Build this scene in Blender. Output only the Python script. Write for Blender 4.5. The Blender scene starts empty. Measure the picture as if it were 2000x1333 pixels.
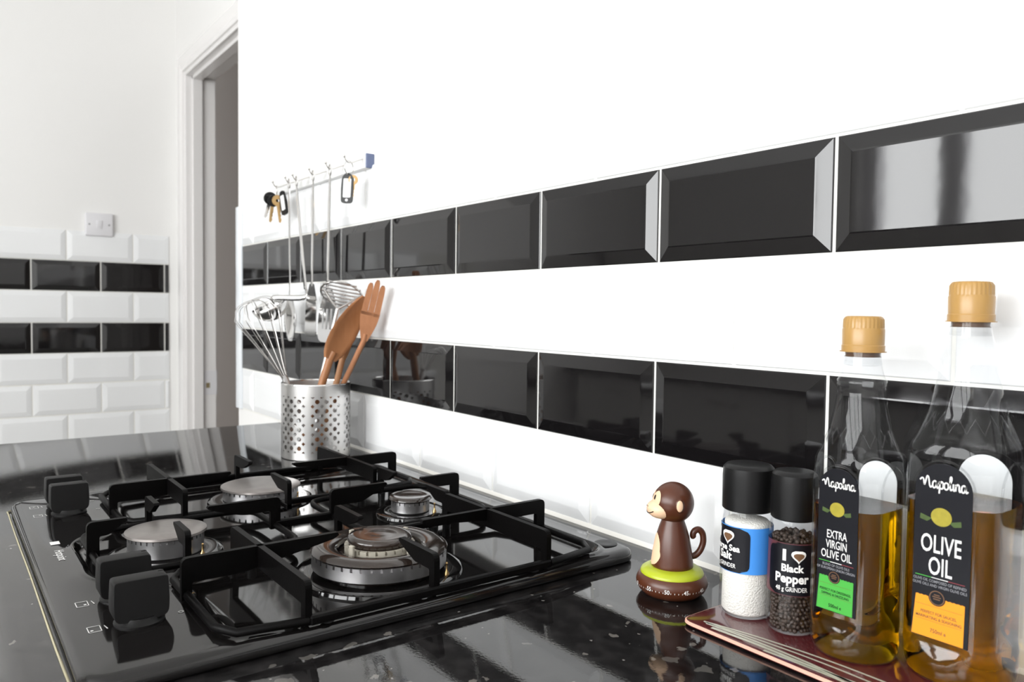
import bpy, bmesh, math, random
from mathutils import Vector, Matrix

random.seed(7)
scene = bpy.context.scene
COL = scene.collection
PI = math.pi

# ------------------------------------------------------------------ camera
# World: x runs along the tiled wall (plane y = 0), room on the -y side,
# z = 0 is the top of the black worktop, floor at z = -0.9.
FPX = 1511.387
CAM = Vector((0.37419, -0.62824, 0.25900))
EUL = (math.radians(87.74558), math.radians(-0.69456), math.radians(53.2108))


def _rot():
    rx = Matrix.Rotation(EUL[0], 3, 'X')
    ry = Matrix.Rotation(EUL[1], 3, 'Y')
    rz = Matrix.Rotation(EUL[2], 3, 'Z')
    return rz @ ry @ rx


RM = _rot()
cd = bpy.data.cameras.new('camera')
cam = bpy.data.objects.new('camera', cd)
COL.objects.link(cam)
cam.matrix_world = Matrix.Translation(CAM) @ RM.to_4x4()
cd.sensor_width = 36.0
cd.sensor_fit = 'HORIZONTAL'
cd.lens = FPX * 36.0 / 2000.0
cd.clip_start = 0.01
cd.clip_end = 60
cd.dof.use_dof = True
cd.dof.focus_distance = 0.74
cd.dof.aperture_fstop = 10.0
scene.camera = cam

# ------------------------------------------------------------------ light and exposure
world = bpy.data.worlds.new('daylight_world')
scene.world = world
world.use_nodes = True
bg = world.node_tree.nodes['Background']
bg.inputs[0].default_value = (0.92, 0.95, 1.0, 1)
bg.inputs[1].default_value = 1.2

WIN = dict(x0=-1.37, x1=1.40, z0=0.18, z1=1.36, y=-2.50)     # window in the wall opposite


def area(name, loc, rot, sx, sy, power, colour):
    l = bpy.data.lights.new(name, 'AREA')
    l.shape = 'RECTANGLE'
    l.size, l.size_y, l.energy, l.color = sx, sy, power, colour
    o = bpy.data.objects.new(name, l)
    o.location = loc
    o.rotation_euler = rot
    COL.objects.link(o)
    return o


# daylight entering through the kitchen window that the black tiles mirror (light sits outside the panes)
area('kitchen_window_offscreen', ((WIN['x0'] + WIN['x1']) / 2, WIN['y'] - 0.16, (WIN['z0'] + WIN['z1']) / 2),
     (PI / 2, 0, 0), WIN['x1'] - WIN['x0'], WIN['z1'] - WIN['z0'], 104, (1.0, 0.99, 0.985))
scene.view_settings.view_transform = 'Standard'
scene.view_settings.look = 'None'
scene.view_settings.gamma = 1.0
scene.view_settings.use_curve_mapping = False
scene.view_settings.exposure = 0.27


# ------------------------------------------------------------------ pixel helpers (2000 x 1333 frame)
def ray(px, py):
    return RM @ Vector(((px - 1000) / FPX, -(py - 666.5) / FPX, -1.0))


def px_y(px, py, y):
    d = ray(px, py)
    return CAM + d * ((y - CAM.y) / d.y)


def px_x(px, py, x):
    d = ray(px, py)
    return CAM + d * ((x - CAM.x) / d.x)


# ------------------------------------------------------------------ materials
MATS = {}


def mat(name, col, rough=0.5, metal=0.0, ior=1.5, coat=0.0, trans=0.0, spec=0.5, bump=None, mottled=None):
    if name in MATS:
        return MATS[name]
    m = bpy.data.materials.new(name)
    m.use_nodes = True
    nt = m.node_tree
    b = nt.nodes['Principled BSDF']
    b.inputs['Base Color'].default_value = (*col, 1)
    b.inputs['Roughness'].default_value = rough
    b.inputs['Metallic'].default_value = metal
    b.inputs['IOR'].default_value = ior
    b.inputs['Coat Weight'].default_value = coat
    b.inputs['Coat Roughness'].default_value = 0.04
    b.inputs['Transmission Weight'].default_value = trans
    b.inputs['Specular IOR Level'].default_value = spec
    if bump or mottled:
        tc = nt.nodes.new('ShaderNodeTexCoord')
    if bump:
        n = nt.nodes.new('ShaderNodeTexNoise')
        n.inputs['Scale'].default_value = bump[0]
        n.inputs['Detail'].default_value = 3
        bp = nt.nodes.new('ShaderNodeBump')
        bp.inputs['Strength'].default_value = bump[1]
        bp.inputs['Distance'].default_value = bump[2] if len(bump) > 2 else 0.001
        nt.links.new(tc.outputs['Object'], n.inputs['Vector'])
        nt.links.new(n.outputs['Fac'], bp.inputs['Height'])
        nt.links.new(bp.outputs['Normal'], b.inputs['Normal'])
    if mottled:
        col2, sc, stretch = mottled
        mp = nt.nodes.new('ShaderNodeMapping')
        mp.inputs['Scale'].default_value = stretch
        n = nt.nodes.new('ShaderNodeTexNoise')
        n.inputs['Scale'].default_value = sc
        n.inputs['Detail'].default_value = 5
        mx = nt.nodes.new('ShaderNodeMix')
        mx.data_type = 'RGBA'
        mx.inputs[6].default_value = (*col, 1)
        mx.inputs[7].default_value = (*col2, 1)
        nt.links.new(tc.outputs['Object'], mp.inputs['Vector'])
        nt.links.new(mp.outputs['Vector'], n.inputs['Vector'])
        nt.links.new(n.outputs['Fac'], mx.inputs[0])
        nt.links.new(mx.outputs[2], b.inputs['Base Color'])
    MATS[name] = m
    return m


def worktop_material():
    m = bpy.data.materials.new('black_speckled_laminate')
    m.use_nodes = True
    nt = m.node_tree
    N, L = nt.nodes, nt.links
    b = N['Principled BSDF']
    tc = N.new('ShaderNodeTexCoord')
    base = (0.0065, 0.0060, 0.0062, 1)
    # cloudy mottling
    n1 = N.new('ShaderNodeTexNoise')
    n1.inputs['Scale'].default_value = 60
    n1.inputs['Detail'].default_value = 6
    L.new(tc.outputs['Object'], n1.inputs['Vector'])
    r1 = N.new('ShaderNodeValToRGB')
    r1.color_ramp.elements[0].position = 0.45
    r1.color_ramp.elements[0].color = base
    r1.color_ramp.elements[1].position = 0.75
    r1.color_ramp.elements[1].color = (0.022, 0.020, 0.020, 1)
    L.new(n1.outputs['Fac'], r1.inputs['Fac'])
    col = r1.outputs['Color']

    # flakes: voronoi cells of several sizes, only some of them filled
    def flakes(colin, scale, size, keep, c, warp):
        nw = N.new('ShaderNodeTexNoise')
        nw.inputs['Scale'].default_value = scale * 2.2
        L.new(tc.outputs['Object'], nw.inputs['Vector'])
        ad = N.new('ShaderNodeVectorMath')
        ad.operation = 'MULTIPLY_ADD'
        ad.inputs[1].default_value = (warp, warp, warp)
        L.new(nw.outputs['Color'], ad.inputs[0])
        L.new(tc.outputs['Object'], ad.inputs[2])
        v = N.new('ShaderNodeTexVoronoi')
        v.inputs['Scale'].default_value = scale
        L.new(ad.outputs[0], v.inputs['Vector'])
        lt = N.new('ShaderNodeMath')
        lt.operation = 'LESS_THAN'
        lt.inputs[1].default_value = size
        L.new(v.outputs['Distance'], lt.inputs[0])
        sx = N.new('ShaderNodeSeparateColor')
        L.new(v.outputs['Color'], sx.inputs[0])
        k = N.new('ShaderNodeMath')
        k.operation = 'LESS_THAN'
        k.inputs[1].default_value = keep
        L.new(sx.outputs[0], k.inputs[0])
        mu = N.new('ShaderNodeMath')
        mu.operation = 'MULTIPLY'
        L.new(lt.outputs[0], mu.inputs[0])
        L.new(k.outputs[0], mu.inputs[1])
        mx = N.new('ShaderNodeMix')
        mx.data_type = 'RGBA'
        L.new(mu.outputs[0], mx.inputs[0])
        L.new(colin, mx.inputs[6])
        mx.inputs[7].default_value = (*c, 1)
        return mx.outputs[2]
    col = flakes(col, 38, 0.26, 0.10, (0.075, 0.070, 0.064), 0.020)
    col = flakes(col, 85, 0.26, 0.06, (0.12, 0.11, 0.10), 0.010)
    col = flakes(col, 230, 0.24, 0.016, (0.22, 0.205, 0.19), 0.003)
    L.new(col, b.inputs['Base Color'])
    b.inputs['Roughness'].default_value = 0.035
    b.inputs['IOR'].default_value = 1.64
    n2 = N.new('ShaderNodeTexNoise')
    n2.inputs['Scale'].default_value = 420
    n2.inputs['Detail'].default_value = 2
    L.new(tc.outputs['Object'], n2.inputs['Vector'])
    bp = N.new('ShaderNodeBump')
    bp.inputs['Strength'].default_value = 0.10
    bp.inputs['Distance'].default_value = 0.0002
    L.new(n2.outputs['Fac'], bp.inputs['Height'])
    L.new(bp.outputs['Normal'], b.inputs['Normal'])
    return m


def clear_material(name, tint=(0.97, 0.98, 0.98), rough=0.02, gloss=1.0, ior=1.5):
    """thin clear plastic / glass: transparent body with fresnel reflections"""
    m = bpy.data.materials.new(name)
    m.use_nodes = True
    nt = m.node_tree
    N, L = nt.nodes, nt.links
    N.remove(N['Principled BSDF'])
    out = N['Material Output']
    tr = N.new('ShaderNodeBsdfTransparent')
    tr.inputs[0].default_value = (*tint, 1)
    gl = N.new('ShaderNodeBsdfGlossy')
    gl.inputs['Roughness'].default_value = rough
    gl.inputs['Color'].default_value = (gloss, gloss, gloss, 1)
    lw = N.new('ShaderNodeLayerWeight')
    lw.inputs['Blend'].default_value = 0.5
    pw_ = N.new('ShaderNodeMath')
    pw_.operation = 'POWER'
    pw_.inputs[1].default_value = 5.0
    L.new(lw.outputs['Facing'], pw_.inputs[0])
    fr = N.new('ShaderNodeMath')
    fr.operation = 'MULTIPLY_ADD'
    fr.inputs[1].default_value = 0.70
    fr.inputs[2].default_value = ((ior - 1) / (ior + 1)) ** 2 * 0.55
    L.new(pw_.outputs[0], fr.inputs[0])
    mx = N.new('ShaderNodeMixShader')
    L.new(fr.outputs[0], mx.inputs[0])
    L.new(tr.outputs[0], mx.inputs[1])
    L.new(gl.outputs[0], mx.inputs[2])
    L.new(mx.outputs[0], out.inputs['Surface'])
    return m


def oil_material(name, absorb, density):
    m = bpy.data.materials.new(name)
    m.use_nodes = True
    nt = m.node_tree
    N, L = nt.nodes, nt.links
    N.remove(N['Principled BSDF'])
    out = N['Material Output']
    g = N.new('ShaderNodeBsdfGlass')
    g.inputs['Color'].default_value = (1, 1, 1, 1)
    g.inputs['Roughness'].default_value = 0.0
    g.inputs['IOR'].default_value = 1.34
    va = N.new('ShaderNodeVolumeAbsorption')
    va.inputs['Color'].default_value = (*absorb, 1)
    va.inputs['Density'].default_value = density
    L.new(g.outputs[0], out.inputs['Surface'])
    L.new(va.outputs[0], out.inputs['Volume'])
    return m


M_wall = mat('white_wall_paint', (0.86, 0.85, 0.835), 0.6, bump=(180, 0.08, 0.0005))
M_ceil = mat('white_ceiling_paint', (0.86, 0.86, 0.85), 0.7, bump=(90, 0.1, 0.0005))
M_gloss = mat('white_gloss_woodwork', (0.84, 0.82, 0.81), 0.22, bump=(60, 0.03, 0.0003))
M_beige = mat('beige_hall_paint', (0.80, 0.74, 0.69), 0.7, bump=(150, 0.06, 0.0005))
M_floor = mat('grey_floor_vinyl', (0.34, 0.31, 0.28), 0.35, mottled=((0.24, 0.22, 0.20), 9, (1, 1, 1)))
M_grout = mat('pale_grout', (0.80, 0.79, 0.75), 0.85, bump=(600, 0.3, 0.0003))
M_tileb = mat('black_glazed_tile', (0.0065, 0.0058, 0.0062), 0.05, ior=1.55, bump=(14, 0.05, 0.002))
M_tilew = mat('white_glazed_tile', (0.84, 0.845, 0.85), 0.06, ior=1.5, bump=(14, 0.05, 0.002))
M_seal = mat('white_silicone', (0.87, 0.85, 0.80), 0.4, bump=(200, 0.1, 0.0005))
M_trim = mat('white_plastic_trim', (0.80, 0.83, 0.86), 0.25, bump=(120, 0.02, 0.0003))
M_work = worktop_material()
M_unit = mat('white_cabinet_front', (0.72, 0.72, 0.70), 0.25, bump=(40, 0.02, 0.0003))
M_steel = mat('brushed_stainless', (0.66, 0.65, 0.64), 0.30, 1.0, bump=(900, 0.05, 0.0002))
M_polish = mat('polished_stainless', (0.80, 0.79, 0.78), 0.10, 1.0, bump=(30, 0.02, 0.0003))
M_wire = mat('steel_wire', (0.62, 0.60, 0.58), 0.20, 1.0, bump=(300, 0.05, 0.0002))
M_enam = mat('black_hob_enamel', (0.0060, 0.0053, 0.0052), 0.06, ior=1.50, bump=(220, 0.02, 0.0002))
M_iron = mat('matt_black_cast_iron', (0.0018, 0.0015, 0.0015), 0.42, spec=0.09, bump=(700, 0.25, 0.0004))
M_knob = mat('soft_black_plastic', (0.0045, 0.0042, 0.0042), 0.44, spec=0.22, bump=(900, 0.15, 0.0002))
M_alu = mat('burner_aluminium', (0.44, 0.43, 0.43), 0.32, 1.0, mottled=((0.60, 0.59, 0.60), 60, (1, 1, 0.3)))
M_capg = mat('worn_grey_burner_cap', (0.17, 0.155, 0.145), 0.30, 0.55, mottled=((0.33, 0.30, 0.285), 70, (1, 1, 1)), bump=None)
M_capd = mat('dark_burner_cap', (0.016, 0.013, 0.012), 0.14, coat=0.3, mottled=((0.035, 0.022, 0.016), 40, (1, 1, 1)))
M_pin = mat('pale_igniter', (0.40, 0.37, 0.31), 0.4, bump=(300, 0.1, 0.0003))
M_brass = mat('brass', (0.50, 0.33, 0.15), 0.3, 1.0, bump=(300, 0.05, 0.0002))
M_print = mat('white_printed_ink', (0.75, 0.74, 0.72), 0.5, bump=(300, 0.02, 0.0001))
M_yseal = mat('yellowed_seal_strip', (0.42, 0.38, 0.22), 0.5, mottled=((0.28, 0.25, 0.2), 60, (1, 1, 1)))
M_black = mat('black_plastic', (0.0050, 0.0048, 0.0050), 0.38, spec=0.28, bump=(400, 0.08, 0.0002))
M_white = mat('white_plastic', (0.76, 0.75, 0.77), 0.3, bump=(200, 0.02, 0.0002))
M_navy = mat('blue_grey_end_cap', (0.12, 0.15, 0.26), 0.4, bump=(200, 0.05, 0.0002))
M_wood1 = mat('oiled_beech', (0.42, 0.185, 0.075), 0.45, mottled=((0.27, 0.105, 0.038), 22, (6, 6, 1)))
M_wood2 = mat('pale_beech', (0.52, 0.265, 0.125), 0.5, mottled=((0.38, 0.175, 0.075), 22, (6, 6, 1)))
M_wood3 = mat('pink_beech', (0.52, 0.24, 0.12), 0.5, mottled=((0.36, 0.15, 0.07), 26, (6, 6, 1)))
M_mbrown = mat('brown_moulded_plastic', (0.078, 0.021, 0.008), 0.33, bump=(300, 0.02, 0.0001))
M_mcream = mat('cream_moulded_plastic', (0.82, 0.55, 0.36), 0.4, bump=(300, 0.02, 0.0001))
M_mgreen = mat('lime_green_plastic', (0.40, 0.46, 0.018), 0.3, bump=(300, 0.02, 0.0001))
M_blue = mat('bright_blue_label', (0.055, 0.27, 0.74), 0.4, bump=(300, 0.02, 0.0001))
M_maroon = mat('maroon_label', (0.10, 0.028, 0.034), 0.4, bump=(300, 0.02, 0.0001))
M_lblack = mat('black_label_print', (0.0055, 0.0055, 0.0085), 0.34, spec=0.25, bump=(300, 0.02, 0.0001))
M_lwhite = mat('white_label_print', (0.80, 0.79, 0.77), 0.5, bump=(300, 0.02, 0.0001))
M_paper = mat('white_label_back', (0.78, 0.79, 0.79), 0.6, bump=(200, 0.02, 0.0001))
M_lgreen = mat('bright_green_print', (0.060, 0.38, 0.050), 0.45, bump=(300, 0.02, 0.0001))
M_lorange = mat('orange_print', (0.84, 0.30, 0.012), 0.45, bump=(300, 0.02, 0.0001))
M_lred = mat('dull_red_print', (0.22, 0.035, 0.045), 0.5, bump=(300, 0.02, 0.0001))
M_lgrey = mat('grey_print', (0.26, 0.26, 0.28), 0.5, bump=(300, 0.02, 0.0001))
M_olive = mat('olive_print', (0.42, 0.34, 0.03), 0.45, mottled=((0.24, 0.21, 0.015), 240, (1, 1, 1)))
M_leaf = mat('leaf_print', (0.07, 0.12, 0.02), 0.5, mottled=((0.03, 0.05, 0.01), 300, (1, 1, 1)))
M_bronze = mat('bronze_print', (0.15, 0.075, 0.035), 0.4, bump=(300, 0.02, 0.0001))
M_gold = mat('mustard_gold_cap', (0.41, 0.235, 0.070), 0.30, bump=(300, 0.02, 0.0001))
M_salt = mat('coarse_salt', (0.80, 0.765, 0.70), 0.6, bump=(700, 0.9, 0.0012), mottled=((0.93, 0.91, 0.86), 500, (1, 1, 1)))
M_corn = mat('black_peppercorn', (0.020, 0.012, 0.009), 0.55, bump=(900, 0.7, 0.0006), mottled=((0.060, 0.036, 0.024), 160, (1, 1, 1)))
M_mat = mat('maroon_glass_board', (0.085, 0.016, 0.018), 0.10, coat=0.4, mottled=((0.062, 0.011, 0.013), 40, (1, 1, 1)))
M_stripe = mat('pale_sage_stripe', (0.46, 0.46, 0.37), 0.15, bump=(200, 0.02, 0.0001))
M_pinkedge = mat('pink_board_edge', (0.75, 0.42, 0.32), 0.3, bump=(200, 0.02, 0.0001))
M_clear = clear_material('clear_bottle_plastic', (0.955, 0.96, 0.965), 0.03)
M_jar = clear_material('clear_grinder_glass', (0.95, 0.955, 0.96), 0.03)
M_pane = clear_material('window_glass', (0.96, 0.97, 0.97), 0.0)
M_oil1 = oil_material('dark_golden_oil', (0.87, 0.775, 0.02), 108)
M_oil2 = oil_material('golden_oil', (0.895, 0.815, 0.04), 100)


# ------------------------------------------------------------------ mesh helpers
class MB:
    """collects faces, builds one mesh object"""

    def __init__(self):
        self.v, self.f = [], []

    def add(self, vs, fs, xf=None):
        o = len(self.v)
        for p in vs:
            p = Vector(p)
            self.v.append(xf @ p if xf else p)
        self.f += [tuple(i + o for i in q) for q in fs]
        return self

    def box(self, a, b, xf=None):
        x0, y0, z0 = a
        x1, y1, z1 = b
        vs = [(x, y, z) for z in (z0, z1) for y in (y0, y1) for x in (x0, x1)]
        return self.add(vs, [(0, 2, 3, 1), (4, 5, 7, 6), (0, 1, 5, 4), (2, 6, 7, 3), (0, 4, 6, 2), (1, 3, 7, 5)], xf)

    def rbox(self, a, b, r, seg=2, xf=None):
        bm = bmesh.new()
        a, b = Vector(a), Vector(b)
        bmesh.ops.create_cube(bm, size=1, matrix=Matrix.Translation((a + b) / 2) @ Matrix.Diagonal((*(b - a), 1)))
        bmesh.ops.bevel(bm, geom=list(bm.edges), offset=r, segments=seg, affect='EDGES', profile=0.5)
        bm.verts.index_update()
        vs = [v.co.copy() for v in bm.verts]
        fs = [tuple(v.index for v in f.verts) for f in bm.faces]
        bm.free()
        return self.add(vs, fs, xf)

    def loft(self, rings, cap0=True, cap1=True, closed=True, xf=None):
        n = len(rings[0])
        vs = [p for r in rings for p in r]
        fs = []
        for k in range(len(rings) - 1):
            for i in range(n if closed else n - 1):
                j = (i + 1) % n
                fs.append((k * n + i, k * n + j, (k + 1) * n + j, (k + 1) * n + i))
        if cap0:
            fs.append(tuple(range(n - 1, -1, -1)))
        if cap1:
            fs.append(tuple(range((len(rings) - 1) * n, len(rings) * n)))
        return self.add(vs, fs, xf)

    def lathe(self, prof, n=48, c=(0, 0, 0), cap0=True, cap1=True, xf=None):
        rings = [[(c[0] + r * math.cos(2 * PI * i / n), c[1] + r * math.sin(2 * PI * i / n), c[2] + z)
                  for i in range(n)] for r, z in prof]
        return self.loft(rings, cap0, cap1, True, xf)

    def prism(self, poly, fn, t0, t1, cap=True):
        """2d polygon, fn(u,v,t) -> point; extruded from t0 to t1"""
        n = len(poly)
        vs = [fn(u, v, t0) for u, v in poly] + [fn(u, v, t1) for u, v in poly]
        fs = [(i, (i + 1) % n, n + (i + 1) % n, n + i) for i in range(n)]
        if cap:
            fs += [tuple(range(n - 1, -1, -1)), tuple(range(n, 2 * n))]
        return self.add(vs, fs)

    def tube(self, pts, rad, n=8, closed=False, flat=None):
        """swept tube; rad number or list; flat=(axis, k) squashes it"""
        pts = [Vector(p) for p in pts]
        m = len(pts)
        rings = []
        up = None
        for i, p in enumerate(pts):
            a = pts[(i - 1) % m] if (closed or i) else p
            b = pts[(i + 1) % m] if (closed or i < m - 1) else p
            t = (b - a).normalized()
            if up is None:
                up = Vector((0, 0, 1)) if abs(t.z) < 0.9 else Vector((1, 0, 0))
            u = (up - t * up.dot(t)).normalized()
            w = t.cross(u)
            up = u
            r = rad[i] if isinstance(rad, (list, tuple)) else rad
            ring = []
            for k in range(n):
                an = 2 * PI * k / n
                o = u * math.cos(an) * r + w * math.sin(an) * r
                if flat:
                    ax = Vector(flat[0]).normalized()
                    o = o - ax * o.dot(ax) * (1 - flat[1])
                ring.append(p + o)
            rings.append(ring)
        if closed:
            rings.append(rings[0])
            return self.loft(rings, False, False)
        return self.loft(rings)

    def ico(self, c, r, sub=1, scale=(1, 1, 1), rot=None):
        bm = bmesh.new()
        bmesh.ops.create_icosphere(bm, subdivisions=sub, radius=r)
        xf = Matrix.Translation(c) @ (rot.to_4x4() if rot else Matrix()) @ Matrix.Diagonal((*scale, 1))
        bm.verts.index_update()
        vs = [xf @ v.co for v in bm.verts]
        fs = [tuple(v.index for v in f.verts) for f in bm.faces]
        bm.free()
        return self.add(vs, fs)

    def build(self, name, material, parent=None, smooth=None, world=True, label=None):
        """world=True: vertices are world coordinates; they are stored relative to the parent's place"""
        me = bpy.data.meshes.new(name)
        off = Vector((0, 0, 0))
        if parent is not None and world:
            q = parent
            while q is not None:
                off += q.location
                q = q.parent
        me.from_pydata([tuple(p - off) for p in self.v], [], self.f)
        me.materials.append(material)
        bm = bmesh.new()
        bm.from_mesh(me)
        bmesh.ops.recalc_face_normals(bm, faces=list(bm.faces))
        bm.to_mesh(me)
        bm.free()
        me.update()
        if smooth is not None:
            me.polygons.foreach_set('use_smooth', [True] * len(me.polygons))
            if smooth < 180:
                me.set_sharp_from_angle(angle=math.radians(smooth))
        o = bpy.data.objects.new(name, me)
        COL.objects.link(o)
        if parent is not None:
            o.parent = parent
        if label:
            o['label'] = label
        return o


def thing(name, label, cat, loc=(0, 0, 0), rotz=0.0, group=None):
    o = bpy.data.objects.new(name, None)
    COL.objects.link(o)
    o.location = loc
    o.rotation_euler = (0, 0, rotz)
    o.empty_display_size = 0.02
    return tag(o, label, cat, group)


def tag(o, label, cat, group=None):
    o['label'] = label
    o['category'] = cat
    if group:
        o['group'] = group
    return o


def struct(o, label=None, cat=None):
    o['kind'] = 'structure'
    if label:
        o['label'] = label
    if cat:
        o['category'] = cat
    return o


def catmull(pts, k=6, closed=False):
    pts = [Vector(p) for p in pts]
    n = len(pts)
    out = []
    for i in range(n if closed else n - 1):
        p0 = pts[(i - 1) % n] if (closed or i) else pts[0]
        p1, p2 = pts[i], pts[(i + 1) % n]
        p3 = pts[(i + 2) % n] if (closed or i + 2 < n) else pts[-1]
        for j in range(k):
            t = j / k
            out.append(0.5 * ((2 * p1) + (p2 - p0) * t + (2 * p0 - 5 * p1 + 4 * p2 - p3) * t * t
                              + (3 * p1 - p0 - 3 * p2 + p3) * t ** 3))
    if not closed:
        out.append(pts[-1])
    return out


def round_poly(pts, r, seg=5):
    """round the corners of a 2d polygon; r number or list"""
    n = len(pts)
    out = []
    for i in range(n):
        p = Vector(pts[i])
        a = Vector(pts[i - 1]) - p
        b = Vector(pts[(i + 1) % n]) - p
        rr = r[i] if isinstance(r, (list, tuple)) else r
        d = min(rr, a.length * 0.49, b.length * 0.49)
        if d < 1e-6:
            out.append(p)
            continue
        s, e = p + a.normalized() * d, p + b.normalized() * d
        for k in range(seg + 1):
            t = k / seg
            out.append(s * (1 - t) ** 2 + p * 2 * t * (1 - t) + e * t * t)
    return [(q.x, q.y) for q in out]


def text_faces(body, size, bold=0.0, shear=0.0, squeeze=1.0, space=1.0):
    """flat text in the xy plane, centred on x, baseline y=0 -> (verts, faces, width)"""
    cu = bpy.data.curves.new('t', 'FONT')
    cu.body = body
    cu.size = size
    cu.offset = bold
    cu.shear = shear
    cu.align_x = 'CENTER'
    cu.space_character = space
    cu.resolution_u = 3
    o = bpy.data.objects.new('t', cu)
    COL.objects.link(o)
    dg = bpy.context.evaluated_depsgraph_get()
    me = bpy.data.meshes.new_from_object(o.evaluated_get(dg))
    vs = [(v.co.x * squeeze, v.co.y) for v in me.vertices]
    fs = [tuple(p.vertices) for p in me.polygons]
    bpy.data.objects.remove(o)
    bpy.data.curves.remove(cu)
    bpy.data.meshes.remove(me)
    return vs, fs


def ribbon2d(pts, w, k=6):
    """stroke of width w along a smooth 2d path -> verts, faces"""
    p = catmull([(a, b, 0) for a, b in pts], k)
    vs, fs = [], []
    for i, q in enumerate(p):
        a, b = p[max(i - 1, 0)], p[min(i + 1, len(p) - 1)]
        t = (b - a).normalized()
        nn = Vector((-t.y, t.x, 0)) * w * 0.5
        vs += [(q.x + nn.x, q.y + nn.y), (q.x - nn.x, q.y - nn.y)]
    for i in range(len(p) - 1):
        fs.append((2 * i, 2 * i + 1, 2 * i + 3, 2 * i + 2))
    return vs, fs


# ================================================================== THE SETTING
ZF, ZC = -0.90, 1.50
PITCH = 0.203

# --- floor, ceiling
struct(MB().box((-3.2, -2.7, ZF - 0.05), (1.75, 2.0, ZF)).build('floor', M_floor), 'grey vinyl kitchen floor', 'floor')
struct(MB().box((-3.2, -2.7, ZC), (1.75, 2.0, ZC + 0.05)).build('ceiling', M_ceil), 'white painted ceiling', 'ceiling')

# --- tiles
TILES = {}


def tile_mesh(w, h, m):
    key = (round(w, 4), round(h, 4), m.name)
    if key in TILES:
        return TILES[key]
    bev, up = 0.0150, 0.0042

    def ring(i, y):
        a, b = w / 2 - i, h / 2 - i
        return [(-a, y, -b), (a, y, -b), (a, y, b), (-a, y, b)]
    bv = min(bev, w * 0.3)
    mb = MB().loft([ring(0, 0.0045), ring(0, 0.0004), ring(0.0009, -0.0004), ring(bv - 0.0006, -up + 0.0002),
                    ring(bv + 0.0008, -up)], cap0=False)
    me = bpy.data.meshes.new('tile')
    me.from_pydata([tuple(p) for p in mb.v], [], mb.f)
    me.materials.append(m)
    bm = bmesh.new()
    bm.from_mesh(me)
    bmesh.ops.recalc_face_normals(bm, faces=list(bm.faces))
    bm.to_mesh(me)
    bm.free()
    TILES[key] = me
    return me


def tile(parent, w, h, m, loc, rz):
    o = bpy.data.objects.new('tile', tile_mesh(w, h, m))
    COL.objects.link(o)
    o.parent = parent
    o.location = loc
    j = 0.0022
    o.rotation_euler = (random.uniform(-j, j), random.uniform(-j, j) * 0.3, rz + random.uniform(-j, j))
    return o


ROWS = [(0.0035, 0.1022, 'w', 1), (0.1049, 0.2054, 'b', 0), (0.2084, 0.3102, 'w', 1), (0.3132, 0.4127, 'b', 0),
        (0.4157, 0.5145, 'w', 1)]

# right-hand wall with the splashback
WX0, WX1 = -1.648, 1.55
wr = struct(MB().box((WX0, 0.0035, ZF), (WX1, 0.079, ZC)).build('wall_right', M_wall),
            'white wall with black and white bevelled tile splashback behind the hob', 'wall')
MB().box((-1.607, 0.0012, 0.0), (WX1, 0.0040, 0.5150)).build('grout', M_grout, wr)
for z0, z1, c, half in ROWS:
    x = 1.523 if half == 0 else 1.523 - PITCH / 2
    xs = [1.55]
    k = 7
    while True:
        xx = k * PITCH - (PITCH / 2 if half else 0)
        if xx < -1.607 + 0.012:
            break
        if xx < 1.55:
            xs.append(xx)
        k -= 1
    xs.append(-1.6055)
    for a, b in zip(xs[:-1], xs[1:]):
        g = 0.0017
        xa, xb = a - g, b + g
        if b == -1.6055:
            xb = b
        w = xa - xb
        if w < 0.01:
            continue
        sh = -0.0022 if (z0 < 0.12 and c == 'b') else 0.0
        tile(wr, w, z1 - z0, M_tileb if c == 'b' else M_tilew, ((xa + xb) / 2 + sh, 0.0, (z0 + z1) / 2), 0)
# small raw plug hole left in the wall above the tiles
pl = px_y(897, 287, 0.0025)
MB().box((pl.x - 0.003, 0.0028, pl.z - 0.009), (pl.x + 0.002, 0.0040, pl.z + 0.008)).build(
    'wall_chip', mat('brown_wall_chip', (0.35, 0.27, 0.20), 0.8, bump=(300, 0.3, 0.0005)), wr)
# white corner trim at the free end of the splashback
t = MB()
t.rbox((-1.6500, -0.0035, 0.0), (-1.6060, 0.0036, 0.5150), 0.0015)
struct(t.build('trim_1', M_trim, smooth=40), 'white plastic corner trim at the end of the splashback', 'trim')
# silicone bead between tiles and worktop
t = MB()
t.prism([(0.004, -0.001), (0.004, 0.0044), (-0.0010, 0.0044), (-0.0026, 0.0022), (-0.0040, -0.001)],
        lambda u, v, s: (s, u, v), -1.33, WX1)
struct(t.build('trim_2', M_seal, smooth=30), 'cream silicone bead between the white tiles and the worktop', 'trim')

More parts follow.
